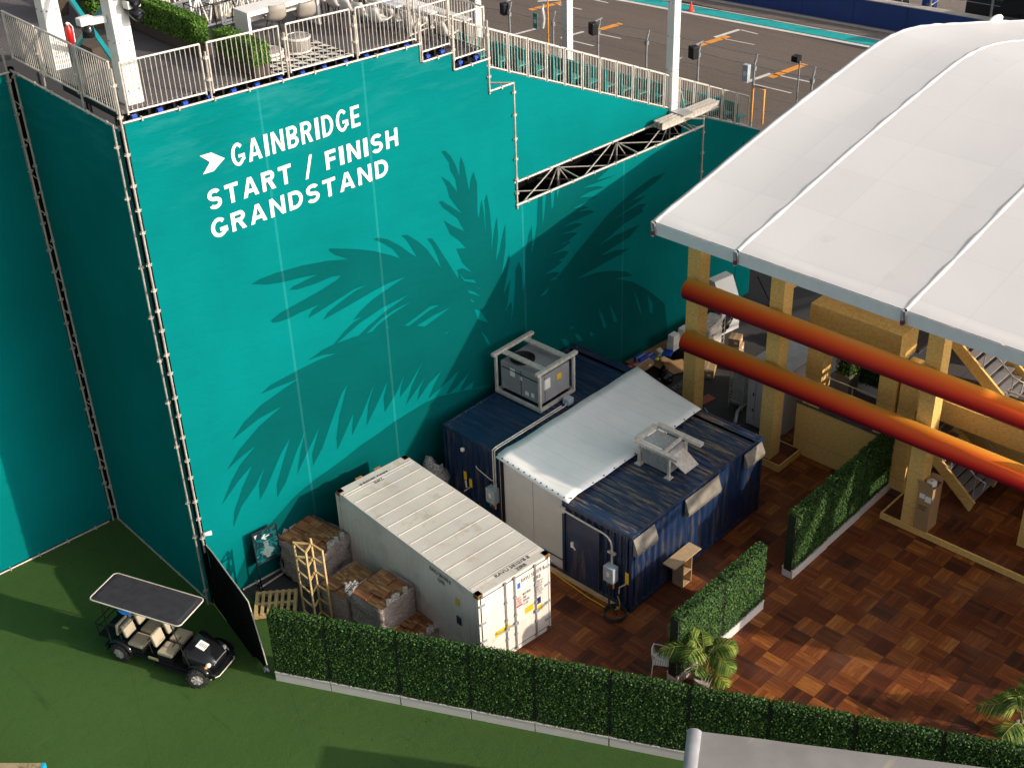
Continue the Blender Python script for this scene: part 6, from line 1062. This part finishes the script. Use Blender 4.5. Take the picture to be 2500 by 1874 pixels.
t = thing('slat_chair', 'white slatted chair half hidden by the near end of the sunlit hedge', 'chair', (-1.0, -2.05, .012), R(-60)); t.location = (-1.22, -2.02, .012); FR[t.name] = Matrix(); mb = MB(); [mb.box((-.22+k*.062, -.22, .44), (-.17+k*.062, .22, .46)) for k in range(7)]; mb.build('seat', m_white, t); mb = MB(); mb.tube([(.2, -.24, .66), (-.1, -.26, .70), (-.26, -.18, .78), (-.28, 0, .80), (-.26, .18, .78), (-.1, .26, .70), (.2, .24, .66)], .02, 6)
for k in range(9): u = -.2+k*.05; mb.tube([(-.22, u, .46), (-.27, u, .78)], .010, 5)
mb.build('backrest', m_white, t)
for x, y in ((.2, .22), (.2, -.22), (-.22, .2), (-.22, -.2)): mb = MB(); mb.tube([(x, y, .68 if x > 0 else .5), (x*1.15, y*1.1, 0)], .016, 6); mb.build('leg', m_white, t)
# ================================================================ NEAR AWNING, CRATE
aw = thing('grey_awning', 'grey stained awning roof with a rounded end in the right foreground', 'awning', (0, 0, 0)); a0 = G(1676, 1780, 3.7); a1_ = G(2400, 1872, 3.75); dx = (a1_-a0).normalized(); dy = V((dx.y, -dx.x, 0)); dy = dy if dy.dot(V((-1, -1, 0))) > 0 else -dy
Lw = 16; m_can = Mat('grey_canvas', .7); _n = m_can.noise(1.2, 5); _c = m_can.ramp(_n, [(.3, (.19, .175, .17)), (.7, (.25, .235, .225))]); _q = m_can.noise(1.0, 4, m_can.map((.5, 3.0, 1), (0, 0, R(-55)))); m_can.color(m_can.mix(m_can.ramp(_q, [(.66, 0.0), (.72, .6)]), _c, (.36, .31, .24))); m_can = m_can.m
mb = MB(); prof = [(0, .0), (-.06, -.02), (-.12, -.09), (-.15, -.20), (-.15, -.75)]; vs = []
for j in range(9): 
    s_ = j/8*5; zz_ = -.05*s_
    for k in range(13): t_ = k/12*Lw; vs.append(a0+dx*(t_+.30)+dy*s_+V((0, 0, zz_-.015*math.sin(t_*3)+(.05 if j else 0)*0)))
mb.add(vs, [(j*13+k, j*13+k+1, (j+1)*13+k+1, (j+1)*13+k) for j in range(8) for k in range(12)], True); mb.build('canvas', m_can, aw)
mb = MB(); vs = []; n = 10
for j in range(9):
    s_ = j/8*5
    for k in range(n+1): a_ = math.pi*k/n; vs.append(a0+dx*(.15-.15*math.cos(a_)+.02)+dy*(s_ if j else .02)+V((0, 0, -.05*s_+.10*math.sin(a_)+.0)))
mb.add(vs, [(j*(n+1)+k, (j+1)*(n+1)+k, (j+1)*(n+1)+k+1, j*(n+1)+k+1) for j in range(8) for k in range(n)], True); mb.build('rolled_end', simple('roll_grey', (.26, .265, .28), .5), aw)
mb = MB(); mb.beam(a0+dx*.0+V((0, 0, -.12)), a0+dx*Lw+V((0, 0, -.12)), .04, .2); mb.beam(a0+dx*.1+dy*.1+V((0, 0, -.3)), a0+dx*.1+dy*5+V((0, 0, -.5)), .06, .4); mb.build('edge_frame', m_steel, aw)
for q in (a0+dx*.3+dy*.3, a0+dx*12+dy*.3): mb = MB(); mb.tube([(q.x, q.y, 0), (q.x, q.y, 3.6)], .05, 8); mb.build('post', m_steel, aw)
c1 = G(-40, 1861, .5); c2 = G(104, 1861, .5); dd = c2-c1; dd.z = 0; dn = V((dd.y, -dd.x, 0)).normalized(); dn = dn if dn.dot(V((-1, -1, 0))) > 0 else -dn
t = thing('wooden_crate', 'corner of a tan crate top with a cyan edge at the bottom left', 'crate', (0, 0, 0)); mb = MB(); mb.poly([c1, c2, c2+dn*1.2, c1+dn*1.2], (0, 0, -.45)); mt_ = Mat('tan_marbled', .7); _n = mt_.noise(3, 4, rough=.7); mt_.color(mt_.ramp(_n, [(.35, (.16, .09, .04)), (.5, (.36, .27, .16)), (.62, (.36, .28, .17)), (.66, (.05, .35, .40))])); mb.build('body', mt_.m, t); mb = MB(); u_ = dd.normalized(); mb.poly([c2+u_*.002-V((0, 0, -.01)), c2+u_*.07-V((0, 0, -.01)), c2+u_*.07+dn*1.2-V((0, 0, -.01)), c2+u_*.002+dn*1.2-V((0, 0, -.01))], (0, 0, -.3)); mb.build('cyan_edge', simple('cyan_edge', (.01, .38, .62), .5), t)
# ================================================================ TRACK SIDE
def tf(px, py): return G(px, py, 4.0)
m_post = galv('fence_post', (.30, .31, .32)); tops = [(1240, 8), (1348, 30), (1460, 50), (1580, 75), (1708, 103), (1845, 135), (1988, 165), (2140, 200)]
t = thing('catch_fence', 'tall grey catch fence with wire strands along the near side of the track', 'fence', (29.3, 20, 0)); ps_ = [(28.25+.22*i if i < 3 else 28.9+.15*(i-3), 0) for i in range(8)]; pos = []
for i, q in enumerate(tops+[(2300, 236), (2470, 275)]): p = tf(*q); pos.append(p)
pos = [V((29.0+(p.x-29.0)*.9, p.y, 0)) for p in pos]; pos = [pos[0]+(pos[0]-pos[1])*k for k in (3, 2, 1)]+pos
for p in pos: mb = MB(); mb.tube([p, p+V((0, 0, 3.55)), p+V((.18, 0, 4.0))], .06, 6); mb.box(tuple(p+V((-.08, -.08, 3.3))), tuple(p+V((.08, .08, 3.5)))); mb.build('post', m_post, t, world=True)
for z, dx_ in ((3.98, .18), (3.55, 0), (2.9, 0), (2.2, 0), (1.5, 0), (.8, 0)):
    mb = MB()
    for p, q in zip(pos[:-1], pos[1:]): mb.tube([p+V((dx_, 0, z)), p.lerp(q, .5)+V((dx_, 0, z-.06)), q+V((dx_, 0, z))], .018 if z > 3 else .010, 4, False)
    mb.build('wire', m_post, t, world=True)
m_mesh = Mat('wire_mesh', .6, .3); _x, _y, _z = m_mesh.xyz(); _a = m_mesh.math('ABSOLUTE', m_mesh.math('SUBTRACT', m_mesh.math('FRACT', m_mesh.math('MULTIPLY', m_mesh.math('ADD', _y, _z), 9.0)), .5)); _b = m_mesh.math('ABSOLUTE', m_mesh.math('SUBTRACT', m_mesh.math('FRACT', m_mesh.math('MULTIPLY', m_mesh.math('SUBTRACT', _y, _z), 9.0)), .5)); m_mesh.l(m_mesh.math('GREATER_THAN', m_mesh.math('MAXIMUM', _a, _b), .475), m_mesh.b.inputs['Alpha']); m_mesh.color((.22, .21, .20)); m_mesh = m_mesh.m
mb = MB()
for p, q in zip(pos[:-1], pos[1:]): mb.quad(p+V((.02, 0, .3)), q+V((.02, 0, .3)), q+V((.02, 0, 3.5)), p+V((.02, 0, 3.5)))
mb.build('mesh', m_mesh, t, world=True)
def speaker(label, px, py, x):
    p = PLN(px, py, V((1, 0, 0)), x); t = thing('loudspeaker', label, 'loudspeaker', (p.x, p.y, p.z), R(-20), 'black loudspeakers on the catch fence'); mb = MB(); mb.add([(-.19, -.22, -.3), (.17, -.17, -.3), (.17, .17, -.3), (-.19, .22, -.3), (-.19, -.22, .3), (.17, -.17, .3), (.17, .17, .3), (-.19, .22, .3)], [(0, 3, 2, 1), (4, 5, 6, 7), (0, 1, 5, 4), (1, 2, 6, 5), (2, 3, 7, 6), (3, 0, 4, 7)]); mb.build('cabinet', m_black, t, bevel=.04); mb = MB(); mb.beam((.1, 0, .36), (.5, 0, .45), .05, .05); mb.build('bracket', m_post, t)
speaker('black loudspeaker on the fence left of the topmost slim column', 1232, 22, 28.4); speaker('black loudspeaker on the fence just right of the second slim column', 1449, 70, 28.5); speaker('black loudspeaker on the fence right of the slim column on the beam', 1694, 128, 28.9); speaker('black loudspeaker low behind the sloping railing beside the beam column', 1642, 168, 27.0)
p = G(1846, 200, 1.2)
for nm_, (px, py, x, sz, mm, lb, cat) in enumerate(((1822, 178, 29.0, (.3, .25, .8), m_lgrey, 'light grey cabinet mounted on the catch fence post', 'cabinet'), (1307, 52, 28.6, (.3, .05, .8), m_teal, 'small teal notice hanging on the catch fence', 'notice'))):
    p = PLN(px, py, V((1, 0, 0)), x); t = thing('fence_box' if nm_ == 0 else 'teal_notice', lb, cat, (p.x, p.y, p.z)); mb = MB(); mb.box((-sz[1]/2, -sz[0]/2, -sz[2]/2), (sz[1]/2, sz[0]/2, sz[2]/2)); mb.build('body', mm, t, bevel=.02); mb = MB(); mb.box((-sz[1]/2-.01, -sz[0]*.3, -.1), (-sz[1]/2, sz[0]*.3, .1)); mb.build('plate', m_white, t)
p = PLN(1338, 70, V((1, 0, 0)), 28.2); t = thing('marshal_post', 'orange pole with a white folded flag roll on the catch fence', 'flag pole', (p.x, p.y, p.z-2.5)); mb = MB(); mb.tube([(0, 0, 0), (0, 0, 5)], .04, 6); mb.build('pole', m_oran, t); mb = MB(); mb.tube([(-.1, .25, 2.5), (-.05, .2, 3.0), (-.12, .25, 3.5), (-.08, .2, 3.7)], [.08, .1, .09, .05], 7); mb.build('flag_roll', m_white, t)
t = thing('orange_frame', 'small orange tubular gate frame behind the sloping railing', 'frame', (PLN(1852, 232, V((1, 0, 0)), 27.6))); mb = MB(); mb.tube([(0, .3, -1.3), (0, .3, .3), (0, -.3, .3), (0, -.3, -1.3)], .045, 8); mb.build('hoop', m_oran, t); mb = MB(); mb.tube([(.05, .3, -1.2), (.05, .34, .34), (.05, -.25, .34)], .02, 5); mb.build('cable', m_black, t)
t = thing('camera_pole', 'thin pole with a small floodlight beside the marquee roof edge', 'pole', (PLN(1953, 150, V((1, 0, 0)), 27.5)-V((0, 0, 5)))); mb = MB(); mb.tube([(0, 0, 0), (0, 0, 5)], .04, 6); mb.build('pole', m_post, t); mb = MB(); mb.box((-.15, .05, 4.95), (.2, .35, 5.2)); mb.tube([(0, 0, 4.9), (0, .3, 5.0)], .03, 5); mb.build('floodlight', m_black, t)
mb = MB(); c_ = G(1687, 27, 0); mb.lathe((0, 0, 0), [(0, 0), (.22, 0), (.22, .04), (.15, .04), (.03, .55), (0, .55)], 14); o = mb.build('traffic_cone', simple('cone_red', (.75, .07, .04), .5)); o.location = c_; tag(o, 'red traffic cone standing on the track beside the teal line', 'traffic cone')
# far blue barrier and debris fence
b0 = G(1590, -30, 0); B0 = V((46.0-.1042*0, 0, 0)); 
def bl(t_, o=0.0): q = tl(2.55+o, t_); return V((q[0], q[1], 0))
t = thing('blue_barrier', 'long deep blue padded barrier wall on the far side of the track', 'barrier', bl(0)); mb = MB(); p, q = bl(-55), bl(70); mb.add([p, q, q+V((.5, 0, 0)), p+V((.5, 0, 0)), p+V((0, 0, 1.45)), q+V((0, 0, 1.45)), q+V((.5, 0, 1.45)), p+V((.5, 0, 1.45))], [(0, 1, 2, 3), (7, 6, 5, 4), (0, 4, 5, 1), (1, 5, 6, 2), (2, 6, 7, 3), (3, 7, 4, 0)]); mb.build('padding', m_wall, t, world=True)
mb = MB(); mb.beam(p+V((.25, 0, 1.47)), q+V((.25, 0, 1.47)), .56, .05); mb.build('concrete_cap', m_concr, t, world=True); mb = MB(); [mb.box(tuple(bl(k*3.2)+V((-.012, -.02, .02))), tuple(bl(k*3.2)+V((0, .02, 1.44)))) for k in range(-8, 18)]; mb.build('panel_seams', simple('seam_blue', (.004, .015, .09), .6), t, world=True)
t = thing('debris_fence', 'grey debris fence with leaning posts and stair behind the blue barrier', 'fence', bl(0, .6))
pp_ = [bl(k*3.4, .62) for k in range(-12, 16)]
for p in pp_: mb = MB(); mb.tube([p, p+V((0, 0, 3.6)), p+V((-.4, .1, 4.2))], .075, 6); mb.build('post', m_post, t, world=True)
mb = MB(); mb.tube([pp_[0]+V((0, 0, 3.5)), pp_[-1]+V((0, 0, 3.5))], .07, 6)
for z in (.7+1.4, 2.6, 3.0): mb.tube([pp_[0]+V((0, 0, z)), pp_[-1]+V((0, 0, z))], .018, 4)
mb.build('wire', m_post, t, world=True)
mb = MB(); mb.quad(pp_[0]+V((.05, 0, 1.5)), pp_[-1]+V((.05, 0, 1.5)), pp_[-1]+V((.05, 0, 3.5)), pp_[0]+V((.05, 0, 3.5))); mb.build('mesh', m_mesh, t, world=True)
# things behind the barrier
mg1 = simple('green_strip', (.03, .30, .06), .7); mb = MB(); strip(mb, tl(6.0, -2), tl(5.2, 25), 1.6, .02); o = mb.build('green_verge', mg1); tag(o, kind='structure')
for i, (px, py, sz, mm, lb, cat) in enumerate(((1985, 8, (2.6, 5.0, 2.0), m_black, 'dark covered rig behind the blue barrier', 'rig'), (2128, 22, (1.0, .9, 1.1), m_black, 'black equipment case on the green strip behind the barrier', 'case'), (2175, 35, (1.2, 1.6, .8), m_rub, 'low black roller drum on the green strip behind the barrier', 'case'), (2265, 42, (.7, .7, 1.5), m_blue, 'small blue bin beside the far debris fence', 'bin'), (2225, 62, (1.4, 2.2, .9), m_rub, 'dark folded conveyor behind the barrier near the roof crest', 'conveyor'))):
    q = G(px, py, .0) if i else bl(21, 3.2); t = thing('track_equipment', lb, cat, q, R(6)); mb = MB(); mb.box((-sz[0]/2, -sz[1]/2, 0), (sz[0]/2, sz[1]/2, sz[2])); b_ = mb.build('body', mm, t, bevel=.08); mb = MB(); mb.box((-sz[0]/2-.02, -sz[1]*.3, sz[2]*.5), (-sz[0]/2, sz[1]*.1, sz[2]*.6)); mb.build('trim', m_post, b_); mb = MB(); mb.tube([(-sz[0]/2, -sz[1]/2, sz[2]), (-sz[0]/2, -sz[1]/2, sz[2]+.5), (sz[0]/2, -sz[1]/2, sz[2]+.5)], .04, 5); mb.build('handle', m_post, t)
q = bl(14, 4.0); t = thing('access_stair', 'grey metal access stair with handrails behind the far debris fence', 'stair', q); mb = MB(); [mb.box((k*.3, 0, k*.22), (k*.3+.32, 1.1, k*.22+.05)) for k in range(9)]; mb.build('treads', m_post, t); mb = MB(); [mb.tube([(0, y, .9), (2.7, y, 2.9), (4.2, y, 2.9), (4.2, y, 0)], .04, 6) for y in (0, 1.1)]; [mb.tube([(k*.9, y, k*.66), (k*.9, y, .9+k*.66)], .03, 5) for k in range(4) for y in (0, 1.1)]; mb.build('handrail', m_post, t)
t = thing('white_notice', 'small white notice on the far debris fence above the roof crest', 'notice', bl(-1.5, .5)+V((0, 0, 2.6))); mb = MB(); mb.box((-.02, -.35, -.3), (.02, .35, .3)); mb.build('board', m_white, t); mb = MB(); [mb.box((-.026, -.2, .1-k*.15), (-.02, .2, .14-k*.15)) for k in range(2)]; mb.build('lines', m_ink, t)
mb = MB(); p = G(2440, -5, 3.0); loft(mb, [[(p.x+a_, p.y+b_, 2.2+c_) for a_, b_, c_ in ((0, 0, 0), (6, -2, 0), (9, -9, .3), (4, -10, .2))], [(p.x+a_, p.y+b_, 3.4+c_) for a_, b_, c_ in ((.3, -.3, 0), (6, -2.4, 0), (8.4, -8.6, .3), (4, -9.4, .2))]]); o = mb.build('dark_canopy', m_black); tag(o, 'dark canopy edge at the top right corner beyond the track', 'canopy')
mb = MB(); mb.ball((0, 0, 0), .22, 10, 7, (2.6, .7, .8)); o = mb.build('ridge_wrap', m_white); o.location = (25.9, 3.84, 8.98); tag(o, 'crumpled white fabric bundle on the crest of the marquee roof', 'fabric bundle')
